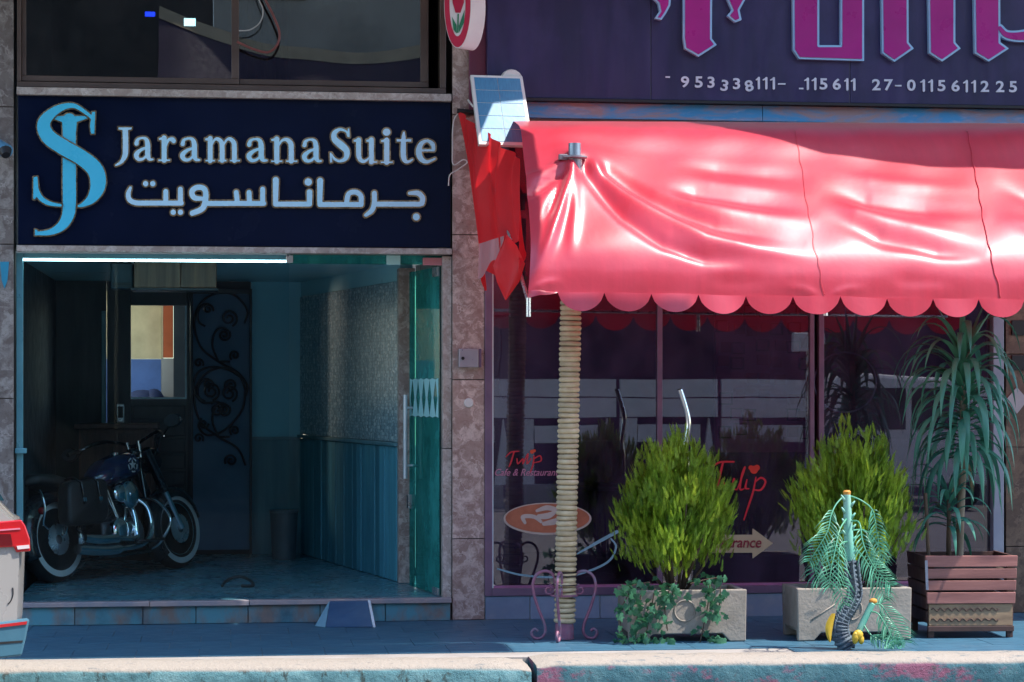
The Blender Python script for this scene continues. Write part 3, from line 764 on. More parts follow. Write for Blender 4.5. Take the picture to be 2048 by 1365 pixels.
# glass door leaf swung into the lobby
hx, hy = X(881, .14), .14
fx, fy = X(820, .98), .98
dl = Vector((fx - hx, fy - hy, 0)); LD = dl.length; dl.normalize(); dn = Vector((dl.y, -dl.x, 0))
def leafbox(m, s0, s1, o0, o1, z0, z1):
    o = Vector((hx, hy, 0))
    q = [o + dl*s0 + dn*o0, o + dl*s1 + dn*o0, o + dl*s1 + dn*o1, o + dl*s0 + dn*o1]
    m.hexa([p + Vector((0, 0, z0)) for p in q] + [p + Vector((0, 0, z1)) for p in q])
dr = part('glass_door', M['glass_door'], B, lambda m: leafbox(m, .01, LD, -.005, .005, ZF + .012, ZC - .09))
part('edge_strip', mat('glass_edge', (.01, .05, .05), rough=.2), dr, lambda m: leafbox(m, .0, .009, -.006, .006, ZF + .012, ZC - .09))
part('hinge', M['steel'], dr, lambda m: leafbox(m, .02, .16, -.02, .02, ZC - .16, ZC - .091), bevel=.003)
part('hinge', M['steel'], dr, lambda m: leafbox(m, .02, .16, -.02, .02, ZF + .004, ZF + .06), bevel=.003)
part('lock', M['steel'], dr, lambda m: leafbox(m, LD - .07, LD - .01, -.03, .03, Z(1018, 825, .9), Z(990, 825, .9)), bevel=.003)
zh0, zh1 = Z(957, 826, .95), Z(790, 826, .95)
for sgn in (-1, 1):
    part('door_handle', M['satin'], dr, lambda m: m.tube([Vector((hx, hy, z_)) + dl*(LD - .09) + dn*(.062*sgn) for z_ in (zh0, zh1)], .017, 12), smooth=50)
for z_ in (zh0 + .10, zh1 - .10):
    part('handle_standoff', M['satin'], dr, lambda m: m.tube([Vector((hx, hy, z_)) + dl*(LD - .09) + dn*o for o in (-.06, .06)], .009, 10), smooth=50)
# frosted film with pointed leaf cut-outs on the door glass
zf0, zf1 = Z(835, 850, .5), Z(757, 850, .5)
def film(m):
    nC = 5; w = (LD - .05) / nC
    for k in range(nC):
        s0 = .03 + k*w
        o = Vector((hx, hy, 0)) - dn*.0075
        pts = lambda a, z_: o + dl*(s0 + a*w) + Vector((0, 0, z_))
        zm = (zf0 + zf1)/2
        L_ = [pts(0, zf0), pts(.5, zf0 + .01), pts(.16, zm), pts(.5, zf1 - .01), pts(0, zf1)]
        R_ = [pts(1, zf0), pts(.5, zf0 + .01), pts(.84, zm), pts(.5, zf1 - .01), pts(1, zf1)]
        m.add(L_, [(0, 1, 2), (0, 2, 4), (2, 3, 4)]); m.add(R_, [(1, 0, 2), (2, 0, 4), (3, 2, 4)])
part('frosted_film', M['frost'], dr, film)
# ramp at the step
ra, rb = P(660, 1198, -.065), P(735, 1197, -.065)
rc, rd = G(652, 1256, .0), G(745, 1256, .0)
rl = G(630, 1254, .0)
rp = thing('ramp', 'small steel blue ramp with pale flared sides against the lobby step', 'ramp', (rc.x, rc.y, 0))
part('plate', mat('ramp_blue', (.05, .12, .24), (.035, .09, .19), rough=.4, scale=4, grime=(.10, .17, .26)), rp, lambda m: m.hexa([rc + Vector((0, 0, .003)), rd + Vector((0, 0, .003)), Vector((rb.x, -.064, .003)), Vector((ra.x, -.064, .003)), rc + Vector((0, 0, .012)), rd + Vector((0, 0, .012)), Vector((rb.x, -.064, ZF - .004)), Vector((ra.x, -.064, ZF - .004))]))
part('side_plate', mat('ramp_pale', (.22, .42, .52), (.16, .34, .44), rough=.5), rp, lambda m: m.add([rl + Vector((0, 0, .004)), rc + Vector((-.004, -.004, .004)), Vector((ra.x - .004, -.068, ZF - .006)), Vector((ra.x - .06, -.064, .004)), Vector((ra.x - .02, -.064, ZF - .03))], [(0, 1, 2), (0, 2, 4, 3)]), solid=.004)
part('edge_strip', M['white_rail'], rp, lambda m: m.hexa([rd + Vector((.002, 0, .003)), rd + Vector((.02, 0, .003)), Vector((rb.x + .02, -.064, .003)), Vector((rb.x + .002, -.064, .003)), rd + Vector((.002, 0, .016)), rd + Vector((.02, 0, .016)), Vector((rb.x + .02, -.064, ZF)), Vector((rb.x + .002, -.064, ZF))]))
# ---- shopfront
xs0, xs1 = X(969), X(2012)
zs0 = Z(1190, 1200)
for a, b_ in ((970, 1060), (1060, 1200), (1200, 1345), (1345, 1490), (1490, 1640), (1640, 1790), (1790, 1910), (1910, 2011)):
    MB().box((X(a) + .003, .0, .0), (X(b_) - .003, .04, zs0 - .004)).build('base_slab', M['sill_stone'], B, bevel=.003)
SW = part('shop_window', M['alu_purple'], B, lambda m: (m.box((xs0 + .002, -.01, zs0), (X(984), .14, 3.66)), m.box((X(984) + .002, -.012, zs0), (X(1984), .14, zs0 + .055))), bevel=.003)
part('glazing_bead', M['white_rail'], SW, lambda m: m.box((X(984) + .001, .0, zs0 + .057), (X(987), .03, 3.6)))
part('glazing_bead', mat('bead_pink', (.45, .17, .33), rough=.35), SW, lambda m: m.box((X(988), .0, zs0 + .057), (X(1983), .03, zs0 + .075)))
part('mullion', M['alu_purple'], SW, lambda m: (m.box((X(1316), .02, zs0 + .08), (X(1326), .1, 3.6))), bevel=.002)
part('mullion', M['alu_purple'], SW, lambda m: (m.box((X(1622), .02, zs0 + .08), (X(1630), .1, 3.6)), m.box((X(1640), .025, zs0 + .08), (X(1650), .1, 3.6))), bevel=.002)
part('jamb', M['alu_grey'], SW, lambda m: m.box((X(1985), -.02, zs0), (X(2006), .14, 3.66)), bevel=.003)
for a, b_ in ((988, 1315), (1327, 1621), (1651, 1983)):
    part('pane', M['glass_shop'], SW, lambda m: m.box((X(a), .05, zs0 + .077), (X(b_), .056, 3.6)))
# dining room behind the glass
zr = .16
dr_ = part('dining_room', M['interior_dark'], B, lambda m: m.add([(xs0 + .2, .16, zr), (8, .16, zr), (8, 4.6, zr), (xs0 + .2, 4.6, zr), (xs0 + .2, .16, 3.6), (8, .16, 3.6), (8, 4.6, 3.6), (xs0 + .2, 4.6, 3.6)], [(3, 2, 6, 7), (0, 3, 7, 4), (1, 5, 6, 2), (4, 7, 6, 5), (0, 1, 2, 3)]))
dp = part('accent_wall', M['deco_panel'], dr_, lambda m: m.pbox(1432, 560, 1625, 905, 1.5, 1.58))
rg = random.Random(4)
sq = MB(); 
def sqframe(w, h, t_):
    return MB().box((-w, -.02, h - t_), (w, 0, h)).box((-w, -.02, -h), (w, 0, -h + t_)).box((-w, -.02, -h + t_), (-w + t_, 0, h - t_)).box((w - t_, -.02, -h + t_), (w, 0, h - t_))
fr_me = sqframe(.055, .05, .012).mesh('square_frame', M['deco_dark'])
fl_me = MB().box((-.045, -.02, -.042), (.045, 0, .042)).mesh('square_block', M['deco_red'])
for i in range(7):
    for j in range(9):
        if rg.random() < .30: continue
        p = P(1448 + i * 27 + rg.uniform(-5, 5), 590 + j * 34 + rg.uniform(-6, 6), 1.497)
        full = rg.random() < .38
        o = link('square_block' if full else 'square_frame', fl_me if full else fr_me, dp); o.matrix_basis = Matrix.Translation(p)
part('dado', mat('dining_dado', (.10, .07, .13), rough=.6), dr_, lambda m: m.box((xs0 + .3, 4.5, zr), (7.9, 4.58, 1.2)))
# right end of the front
rp_ = MB().box((X(2012) + .01, .02, 0), (9, .5, ZT)).build('pillar', core, B)
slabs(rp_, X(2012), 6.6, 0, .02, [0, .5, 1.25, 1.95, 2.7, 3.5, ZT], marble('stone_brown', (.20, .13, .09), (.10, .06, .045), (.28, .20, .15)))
for k, (u_, v_) in enumerate(((2036, 655), (2036, 725))):
    part('wall_frame', M['black_plastic'], rp_, lambda m: m.pbox(u_ - 12, v_ - 14, u_ + 30, v_ + 16, -.02, -.001), bevel=.003)
part('diamond_tile', M['grey_plastic'], rp_, lambda m: m.prism([P(2034, 775, -.012), P(2056, 800, -.012), P(2034, 828, -.012), P(2012, 800, -.012)][::-1], (0, .011, 0)))
# ------------------------------------------------------------------ lobby sign
HS = thing('lobby_sign', 'dark navy sign board with raised pale blue lettering above the lobby', 'sign', tuple(P(462, 493, .0)))
part('board', M['navy_board'], HS, lambda m: m.pbox(36, 197.5, 901, 492.5, .005, .048, 462), bevel=.002)
YS = -.03
def raised(name, shapes, face, holes=(), step=.9, rim=2.6, inset=.4):
    r = outline(name, shapes, YS + .012, .022, M['bronze'], HS, holes=holes, step=step, level=rim)
    outline('face', shapes, YS, .012, face, r, holes=holes, step=step, level=-inset)
    return r
def q(pts): return [(a / 2.73, b / 2.73, c / 2.73) for a, b, c in pts]
def q2(pts): return [(a / 2.73, b / 2.73) for a, b in pts]
# monogram
S_ = [stroke(q([(505, 650, 9), (480, 625, 10), (400, 578, 13), (310, 600, 22), (240, 670, 34), (262, 745, 40), (345, 805, 42), (450, 865, 42), (520, 930, 44), (535, 1010, 42), (505, 1080, 28), (455, 1118, 13), (430, 1126, 7)]), n=8),
      poly(q2([(502, 612), (520, 610), (516, 732), (497, 732), (490, 690)])),
      stroke(q([(330, 1122, 8), (270, 1112, 12), (225, 1085, 14), (200, 1045, 15), (195, 1000, 10)]), n=8), poly(q2([(182, 968), (205, 964), (212, 1060), (190, 1090), (180, 1088)]))]
J_ = [stroke(q([(378, 655, 36), (378, 1000, 37), (378, 1130, 36), (366, 1190, 32), (330, 1240, 25), (270, 1270, 16), (200, 1276, 10)]), n=8),
      poly(q2([(285, 634), (478, 634), (478, 648), (420, 668), (416, 720), (342, 720), (338, 668), (285, 648)])), poly(q2([(190, 1252), (204, 1256), (206, 1286), (190, 1288)]))]
YS = -.052
tag(raised('monogram', S_, M['emblem_blue'], rim=2.4), 'letter S of the monogram')
YS = -.03
tag(raised('monogram', J_, M['emblem_blue'], rim=2.4), 'letter J of the monogram')
YS = -.03
def serif(x, w=.26, y=.92): return poly([(x - w, y), (x + w, y), (x + w, 1.0), (x - w, 1.0)])
def flag(x): return poly([(x - .24, .05), (x - .05, 0), (x + .1, 0), (x + .1, .16), (x - .24, .14)])
def stem(x, a=.05, b=.96, w=.115): return stroke([(x, a, w), (x, b, w)], False)
GL = {
 'a': (.90, [stroke([(.15, .29, .10), (.20, .13, .07), (.40, .06, .055), (.57, .13, .09), (.63, .35, .115), (.63, .75, .115), (.70, .92, .08), (.85, .94, .045)]), stroke([(.60, .45, .06), (.33, .55, .075), (.14, .74, .11), (.22, .92, .085), (.42, .92, .065), (.60, .76, .06)])]),
 'r': (.80, [stem(.28), serif(.28), flag(.28), stroke([(.36, .36, .05), (.46, .14, .07), (.62, .11, .1), (.68, .18, .1)])]),
 'n': (1.16, [stem(.26), serif(.26, .24), flag(.26), stroke([(.34, .30, .05), (.48, .11, .06), (.68, .08, .09), (.83, .22, .11), (.86, .45, .115), (.86, .95, .115)]), serif(.88, .24)]),
 'm': (1.72, [stem(.26), serif(.26, .23), flag(.26), stroke([(.34, .30, .05), (.46, .11, .06), (.62, .08, .09), (.78, .22, .11), (.81, .45, .115), (.81, .95, .115)]), serif(.82, .2),
              stroke([(.88, .30, .05), (1.02, .11, .06), (1.18, .08, .09), (1.34, .22, .11), (1.37, .45, .115), (1.37, .95, .115)]), serif(1.40, .24)]),
 'u': (1.14, [stroke([(.26, .06, .115), (.26, .65, .115), (.34, .87, .10), (.52, .93, .075), (.74, .80, .05)]), stem(.84), flag(.26), flag(.84), poly([(.82, .92), (1.12, .92), (1.12, 1), (.82, 1)])]),
 'i': (.56, [stem(.28), serif(.28), flag(.28), dot(.27, -.27, .16)]),
 't': (.74, [stroke([(.34, -.26, .05), (.33, 0, .10), (.32, .4, .115), (.33, .72, .115), (.40, .90, .09), (.54, .93, .065), (.70, .84, .04)]), poly([(.04, .0), (.66, 0), (.66, .12), (.04, .12)])]),
 'e': (.92, [stroke([(.25, .46, .05), (.70, .46, .05)], False), stroke([(.74, .43, .08), (.70, .20, .095), (.48, .07, .065), (.24, .20, .10), (.15, .5, .125), (.24, .80, .115), (.48, .93, .075), (.80, .80, .045)])]),
 'S': (.92, [stroke([(.76, -.10, .05), (.70, -.27, .05), (.45, -.36, .065), (.22, -.22, .105), (.23, .04, .13), (.48, .27, .15), (.70, .50, .135), (.68, .80, .10), (.44, .93, .065), (.22, .84, .06), (.10, .66, .05)]), poly([(.74, -.40), (.82, -.42), (.84, -.04), (.76, -.04)]), poly([(.02, .58), (.10, .58), (.14, .98), (.04, 1.0)])]),
 'J': (.74, [poly([(.16, -.37), (.76, -.37), (.74, -.28), (.62, -.25), (.30, -.25), (.16, -.28)]), stroke([(.47, -.25, .125), (.48, .55, .125), (.44, .82, .115), (.28, 1.06, .075), (.06, 1.18, .045)])]),
}
def glyph(ch, u0, u1, vt, vb):
    w, shs = GL[ch]; sx = (u1 - u0) / w; sy = vb - vt; sr = (sx + sy) / 2
    out = []
    for kind, pts in shs:
        if kind == 's': out.append(('s', [(u0 + p[0]*sx, vt + p[1]*sy, p[2]*sr) for p in pts]))
        else: out.append(('p', [(u0 + p[0]*sx, vt + p[1]*sy) for p in pts]))
    return out
line = [('J', 229, 263), ('a', 266, 308), ('r', 315, 353), ('a', 358, 402), ('m', 409, 484), ('a', 491, 536), ('n', 541, 597), ('a', 602, 645), ('S', 658, 704), ('u', 706, 756), ('i', 760, 787), ('t', 791, 827), ('e', 830, 876)]
for ch, a, b_ in line:
    k = (a - 229) / 640
    raised('letter', glyph(ch, a, b_, 273 + 6*k, 322 + 6*k), M['letter_blue'], step=.6, rim=2.5, inset=.5)
def z1(pts): return [(a / 2.73, b / 2.73, c / 2.73) for a, b, c in pts]
def z2(pts): return [(400 + a / 2.73, b / 2.73, c / 2.73) for a, b, c in pts]
hw = 15
arabic = [
 [stroke(z1([(712, 1026, 9), (700, 1060, 14), (708, 1092, hw), (740, 1108, hw), (800, 1110, hw), (990, 1110, hw)])), stroke(z1([(905, 1046, hw), (905, 1105, hw)]), False), stroke(z1([(985, 1034, hw), (985, 1105, hw)]), False)],
 [dot(795/2.73, 1004/2.73, 6)], [dot(834/2.73, 1004/2.73, 6)], [dot(946/2.73, 1160/2.73, 6)], [dot(985/2.73, 1160/2.73, 6)],
 [stroke(z1([(1110, 1086, 12), (1060, 1080, 16), (1048, 1045, 16), (1080, 1024, 16), (1118, 1036, 16), (1122, 1090, 17), (1105, 1140, 17), (1050, 1165, 16)])), stroke(z1([(1120, 1112, hw), (1300, 1112, hw), (1440, 1112, hw)]), False),
  stroke(z1([(1290, 1052, hw), (1296, 1110, hw)]), False), stroke(z1([(1360, 1052, hw), (1362, 1110, hw)]), False), stroke(z1([(1434, 1034, hw), (1434, 1108, hw)]), False)],
 [stroke(z1([(1506, 984, hw + 3), (1504, 1110, hw)]), False), stroke(z1([(1504, 1116, hw), (1690, 1116, hw)]), False), stroke(z1([(1690, 1050, hw + 2), (1690, 1112, hw)]), False)],
 [dot(1683/2.73, 995/2.73, 8)],
 [stroke(z2([(656, 988, hw + 3), (654, 1115, hw)]), False), stroke(z2([(654, 1118, hw), (880, 1118, hw)]), False), stroke(z2([(880, 1112, hw), (878, 1070, hw), (850, 1050, hw), (812, 1060, hw), (800, 1110, hw)]))],
 [stroke(z2([(952, 1056, hw), (952, 1110, hw), (938, 1150, hw), (905, 1176, 11)])), stroke(z2([(952, 1116, hw), (1200, 1116, hw)]), False), stroke(z2([(1145, 1056, 11), (1190, 1056, hw), (1215, 1080, hw), (1212, 1112, hw)]))],
 [dot(400 + 1181/2.73, 1186/2.73, 7.5)],
]
for shs in arabic:
    raised('letter', shs, M['letter_blue'], step=.6, rim=2.4, inset=.6)

# ------------------------------------------------------------------ restaurant sign, beam, round sign
RS = thing('restaurant_sign', 'deep purple shopfront sign board with magenta channel letters and a phone number row', 'sign', tuple(P(1500, 205, -.1)))
x0r = X(974, -.12)
zb = Z(203, 1500, -.12)
for k, (a, b_) in enumerate(((x0r, X(1302, -.12)), (X(1302, -.12), X(1700, -.12)), (X(1700, -.12), 8.0))):
    MB().box((a + .002, -.12, zb), (b_ - .002, -.02, ZT - .02)).build('board_panel', M['sign_purple'], RS, bevel=.003)
part('lower_trim', M['black_plastic'], RS, lambda m: m.box((x0r, -.14, zb - .022), (8.0, -.02, zb - .003)))
def z3(pts): return [(1000 + a / 1.951, b / 1.951) for a, b in pts]
ch = [
 [poly(z3([(560, -160), (640, -160), (668, -40), (664, 22), (648, 52), (630, 78), (605, 72), (624, 44), (618, 14), (596, -8)]))],
 [poly(z3([(715, -300), (828, -300), (826, 152), (845, 176), (775, 221), (722, 190), (716, 150)]))],
 [poly(z3([(975, -160), (900, -160), (884, -10), (906, 40), (888, 62), (918, 87), (942, 78), (934, 40), (956, 0)]))],
 [poly(z3([(1141, -300), (1420, -300), (1420, 238), (1168, 230), (1145, 196)]))],
 [poly(z3([(1486, -300), (1592, -300), (1594, 166), (1614, 190), (1540, 241), (1492, 208)]))],
 [poly(z3([(1668, -300), (1776, -300), (1776, 166), (1797, 190), (1726, 240), (1676, 208)]))],
 [poly(z3([(1846, -300), (1950, -300), (1952, 166), (1985, 190), (1908, 240), (1854, 208)])), stroke([(2000, 56, 7), (2014, 70, 9), (2048, 72, 12), (2100, 60, 14), (2110, -60, 16)])],
]
hl = {3: [poly(z3([(1245, -200), (1330, -200), (1330, 178), (1245, 178)]))]}
for i, shs in enumerate(ch):
    r = outline('channel_letter', shs, -.165, .045, M['magenta_rim'], RS, holes=hl.get(i, ()), step=1.3, level=.4)
    outline('face', shs, -.172, .007, M['magenta'], r, holes=hl.get(i, ()), step=1.3, level=-3.6)
row = [('9', 1360, 1380), ('5', 1388, 1407), ('3', 1412, 1432), ('3', 1439, 1459), ('3', 1463, 1483), ('8', 1488, 1508), ('1', 1512, 1520), ('1', 1526, 1535), ('1', 1541, 1550), ('-', 1556, 1571),
       ('1', 1609, 1618), ('1', 1624, 1633), ('5', 1637, 1657), ('6', 1664, 1683), ('1', 1689, 1697), ('1', 1702, 1711), ('2', 1742, 1763), ('7', 1768, 1786), ('-', 1790, 1803), ('0', 1811, 1834), ('1', 1841, 1850), ('1', 1857, 1866),
       ('5', 1874, 1892), ('6', 1901, 1921), ('1', 1927, 1936), ('1', 1943, 1952), ('2', 1960, 1979), ('2', 1990, 2010), ('5', 2017, 2035)]
for i, (c_, a, b_) in enumerate(row):
    k = (a - 1360) / 675
    dv = {3: 6, 4: 2, 5: 6}.get(i, 0)
    vt, vb = 153 + 10*k + dv, 175.5 + 10*k + dv
    if c_ == '1':
        outline('digit', [stroke([(b_ - 2.2, vt + 1, 2.2), (b_ - 2.2, vb - .8, 2.2)], False), stroke([(b_ - 2.2, vt + 1.6, 1.8), (a + 1, vt + 4.5, 1.5)], False)], -.129, .008, M['digit_white'], RS, step=.6)
        continue
    if c_ == '-': vt, vb = 164 + 10*k, 167 + 10*k
    text_part('digit', c_, a, vt, b_, vb, -.126, M['digit_white'], RS, 0, .022, {3: .16, 5: -.2}.get(i, 0), .006)
for a, v_ in ((1331, 153), (1598, 176)):
    part('digit_remnant', M['digit_white'], RS, lambda m: m.pbox(a, v_, a + 9, v_ + 3, -.124, -.1205))
BM = part('painted_beam', M['beam_paint'], None, lambda m: [m.box((a, -.07, Z(243, 1500, -.06)), (b_, -.02, zb - .024)) for a, b_ in ((X(1000), X(1520)), (X(1520) + .004, 8))], bevel=.004)
tag(BM, 'weathered horizontal beam with peeling blue paint between the purple sign and the awning', 'beam')
RD = thing('round_sign', 'round projecting white lightbox with a red ring and a tulip, on the pillar', 'sign', tuple(P(930, 95, -.3)))
cx_, cz_ = X(921, -.42), Z(8, 921, -.42)
def ell(ru, rv, Y, n=40, du=0, dv=0): return [P(915 + du + ru*math.cos(2*PI*k/n), 8 + dv + rv*math.sin(2*PI*k/n), Y) for k in range(n)]
# drum turned towards the street corner: its front is a leaning ellipse, its side runs back to the right
def drum(m):
    a = ell(27, 89, -.45); b_ = [p + Vector((.115, .10, 0)) for p in a]; n = len(a)
    m.add(a + b_, [tuple(range(n))[::-1], tuple(range(n, 2*n))] + [(i, (i+1) % n, n + (i+1) % n, n + i) for i in range(n)])
part('drum', M['white_paint'], RD, drum, smooth=40)
def ring(m):
    a = ell(26, 87, -.453); b_ = ell(16, 65, -.453); n = len(a)
    m.add(a + b_, [(i, n + i, n + (i+1) % n, (i+1) % n) for i in range(n)])
part('red_ring', mat('ring_red', (.55, .015, .06), rough=.35), RD, ring)
part('tulip', mat('tulip_red', (.50, .01, .05), rough=.35), RD, lambda m: m.add(*(lambda a: (a, [tuple(range(len(a)))[::-1]]))([P(x, y, -.4535) for x, y in ((905, -40), (915, -20), (925, -40), (928, 5), (921, 26), (911, 26), (905, 5))])))
part('leaves', mat('leaf_green', (.02, .22, .10), rough=.4), RD, lambda m: [m.add([P(x, y, -.4535) for x, y in pp], [tuple(range(len(pp)))[::-1]]) for pp in ([(915, 28), (918, 28), (917, 66), (914, 66)], [(904, 34), (913, 50), (914, 68), (907, 60)], [(929, 20), (928, 46), (918, 66), (918, 52)])])
part('bracket', M['alu_brown'], RD, lambda m: m.tube([P(930, 10, -.36), P(952, 10, .0)], .02, 8))

# ------------------------------------------------------------------ awning
AW = thing('awning', 'sun bleached red canvas awning with a scalloped edge over the shopfront', 'awning', tuple(P(1500, 600, -2.0)))
YF = -2.0                                                  # front edge
xp, yp = P(1143, 345, -1.37).x, -1.37                       # the post that pushes the cloth up
cusps = [1056, 1115, 1208, 1302, 1396, 1491, 1585, 1680, 1773, 1865, 1956, 2047, 2139, 2231, 2323]
folds = [  # centre line in photo pixels, height, half width
 ([(1169, 352), (1246, 425), (1328, 477), (1410, 507), (1500, 520)], -.030, 11),
 ([(1190, 352), (1287, 408), (1410, 471), (1512, 494), (1640, 507)], .022, 11),
 ([(1215, 353), (1307, 396), (1435, 442), (1615, 474)], -.026, 11),
 ([(1266, 378), (1461, 414), (1640, 430)], .016, 11),
 ([(1330, 372), (1430, 384), (1640, 408)], -.016, 9), ([(1340, 320), (1500, 335), (1630, 345)], -.012, 9), ([(1330, 345), (1480, 362), (1640, 378)], .010, 9),
 ([(1640, 360), (1743, 388), (1860, 402), (1974, 412)], -.022, 11), ([(1640, 385), (1760, 425), (1974, 470)], .020, 13), ([(1640, 410), (1769, 463), (1880, 488), (1974, 500)], -.024, 13),
 ([(1650, 330), (1800, 352), (1960, 366)], .012, 10), ([(1985, 350), (2100, 400), (2250, 430)], -.02, 12), ([(1990, 420), (2100, 455), (2250, 480)], .018, 12),
 ([(1138, 360), (1120, 420), (1102, 470), (1058, 598)], .035, 9), ([(1131, 362), (1108, 400), (1085, 440)], -.030, 8), ([(1148, 360), (1150, 420), (1140, 520)], .014, 9),
 ([(1126, 352), (1080, 372), (1040, 388)], -.028, 7), ([(1126, 345), (1080, 352), (1036, 352)], .022, 7), ([(1060, 590), (1090, 570), (1130, 560)], .012, 8),
 ([(1648, 598), (1610, 580), (1560, 572)], .007, 8), ([(1652, 598), (1690, 580), (1740, 574)], .007, 8), ([(1400, 560), (1560, 556)], -.006, 12), ([(1760, 550), (1930, 560)], -.007, 12)]
def seg_d(px, py, pts):
    best = 1e9; tb = 0; n = len(pts) - 1
    for i in range(n):
        (x0, y0), (x1, y1) = pts[i], pts[i+1]; dx, dy = x1-x0, y1-y0
        t_ = max(0, min(1, ((px-x0)*dx + (py-y0)*dy) / (dx*dx + dy*dy)))
        d_ = math.hypot(px-x0-t_*dx, py-y0-t_*dy)
        if d_ < best: best = d_; tb = (i + t_) / n
    return best, tb
AWP = crom([(0, 0), (.26, .04), (.47, .11), (.60, .26), (.74, .43), (.87, .59), (.96, .74), (.995, .87), (1.0, 1.0)], 11)   # flat off the wall, steep, then a hanging front
def aw_base(a, q_):
    uw = 1018 + a * 1305; ub = 1056 + a * 1267
    w = P(uw, 243 + (uw - 1018) * .004, -.075); b_ = P(ub, 585 + (ub - 1056) * .0165, YF)
    k = q_ * (len(AWP) - 1); k0 = min(int(k), len(AWP) - 2)
    g, h = AWP[k0] + (AWP[k0+1] - AWP[k0]) * (k - k0)
    x = w.x + (b_.x - w.x) * q_
    return Vector((x, w.y + (b_.y - w.y) * g, w.z + (b_.z - w.z) * h))
def aw_pt(a, q_):
    p = aw_base(a, q_)
    r_ = math.hypot((p.x - xp) * (1 if p.x > xp else 1.5), (p.y - yp) * 1.1)
    lift = .13 * math.exp(-r_ / .20) - .035 * math.sin(q_ * PI) * (1 - math.exp(-(r_ / .5)**2))
    sag = -.03 * math.sin(q_ * PI) * (.5 + .5 * math.cos((p.x - xp) * 1.9 + 2.2))
    n_ = Vector((0, -.55, .83))
    u_, v_ = UV(p)
    f_ = 0
    for pts, am, wd in folds:
        d_, t_ = seg_d(u_, v_, pts)
        if d_ < wd * 4:
            near = math.hypot(pts[0][0] - 1143, pts[0][1] - 350) < 90      # folds that start at the post keep their full height there
            fade = 1.0 if near else min(1.0, t_ / .3) ** 1.5
            f_ += 1.6 * am * math.exp(-(d_/(wd * 1.25))**2) * fade * (1 - .25 * t_) * min(1.0, (1 - t_) / .35)
    edge = max(0.0, min(1.0, q_ * 8))
    f_ += .005 * math.sin(p.x * 9 + q_ * 7) * math.sin(q_ * 17 + p.x * 3.1) * edge
    return p + n_ * ((f_ + sag) * edge) + Vector((0, -.2 * lift if lift > 0 else 0, lift)) * edge
NA, NQ = 300, 78
grid = [[aw_pt(i / NA, j / NQ) for i in range(NA + 1)] for j in range(NQ + 1)]
can = MB().add([p for r_ in grid for p in r_], [(j*(NA+1)+i, (j+1)*(NA+1)+i, (j+1)*(NA+1)+i+1, j*(NA+1)+i+1) for j in range(NQ) for i in range(NA)]).build('canopy', M['awning'], AW, smooth=180)
# scalloped valance below the front edge, one lobe after another
def lerp_row(u_):
    best = min(range(NA + 1), key=lambda i: abs(UV(grid[NQ][i])[0] - u_))
    return grid[NQ][best]
edge_u = [UV(p)[0] for p in grid[NQ]]
def edge_at(u_):
    k = int(np.clip(np.searchsorted(edge_u, u_) - 1, 0, NA - 1))
    t_ = (u_ - edge_u[k]) / (edge_u[k+1] - edge_u[k])
    return grid[NQ][k].lerp(grid[NQ][k+1], max(0, min(1, t_)))
for i, (c0, c1) in enumerate(zip(cusps[:-1], cusps[1:])):
    dep = .118 if i else .045
    bow = rnd(-.014, .014)
    def lobe(s, q_):
        e = edge_at(c0 + (c1 - c0) * s)
        dd = dep * (max(0.0, 1 - (2*s - 1)**2) ** .62) if i else dep * (1 - s) ** .8
        return e + Vector((0, -.012 - .02 * q_ * math.sin(s * PI) + bow * q_ * math.sin(s * PI), .004 - q_ * (dd + .004)))
    part('scallop', M['awning'], AW, lambda m: m.grid(lobe, 16, 4), smooth=180)
# seams
for ua, ub in ((1588, 1650), (1932, 2003)):
    pts = []
    for j in range(int(NQ * .22), NQ + 1):
        q_ = j / NQ
        u_ = ua + (ub - ua) * (q_ - .22) / .78
        i = min(range(NA), key=lambda k: abs(UV(grid[j][k])[0] - u_))
        pts.append(grid[j][i] + Vector((0, -.004, .004)))
    pts = pts[::3]
    pts = [Vector(p) for p in crom([tuple(p) for p in pts], 3)]
    part('seam', M['awning'], AW, lambda m: m.tube(pts, .0018 if ua < 1700 else .0034, 5), smooth=180)
# torn side cloth
Lp = crom([(915, 224, -.04), (926, 320, -.06), (945, 450, -.10), (962, 582, -.14)], 8)
Rp = crom([(1040, 318, -1.0), (1034, 372, -1.25), (1042, 460, -1.6), (1054, 545, YF + .05)], 8)
def side(s, q_):
    k = q_ * (len(Lp) - 1); k0 = min(int(k), len(Lp) - 2); t_ = k - k0
    a = Lp[k0] + (Lp[k0+1] - Lp[k0]) * t_; b_ = Rp[k0] + (Rp[k0+1] - Rp[k0]) * t_
    w = a + (b_ - a) * s
    cut = [0, .01, -.10, -.02, -.13, -.10, -.20, -.22, -.12, 0]
    ci = s * 9; c0 = min(int(ci), 8); cc = cut[c0] + (cut[c0+1] - cut[c0]) * (ci - c0)
    p = P(w[0], w[1] + cc * 340 * q_**3, w[2])
    f_ = .05 * math.sin(s * 15 + q_ * 2.0) * (.3 + q_ * .7) * (1 - .3*s) + .02 * math.sin(s * 31 + q_ * 5)
    return p + Vector((f_ * .9, -f_ * .3, 0))
part('side_cloth', M['awning_side'], AW, lambda m: m.grid(side, 60, 40), smooth=180)
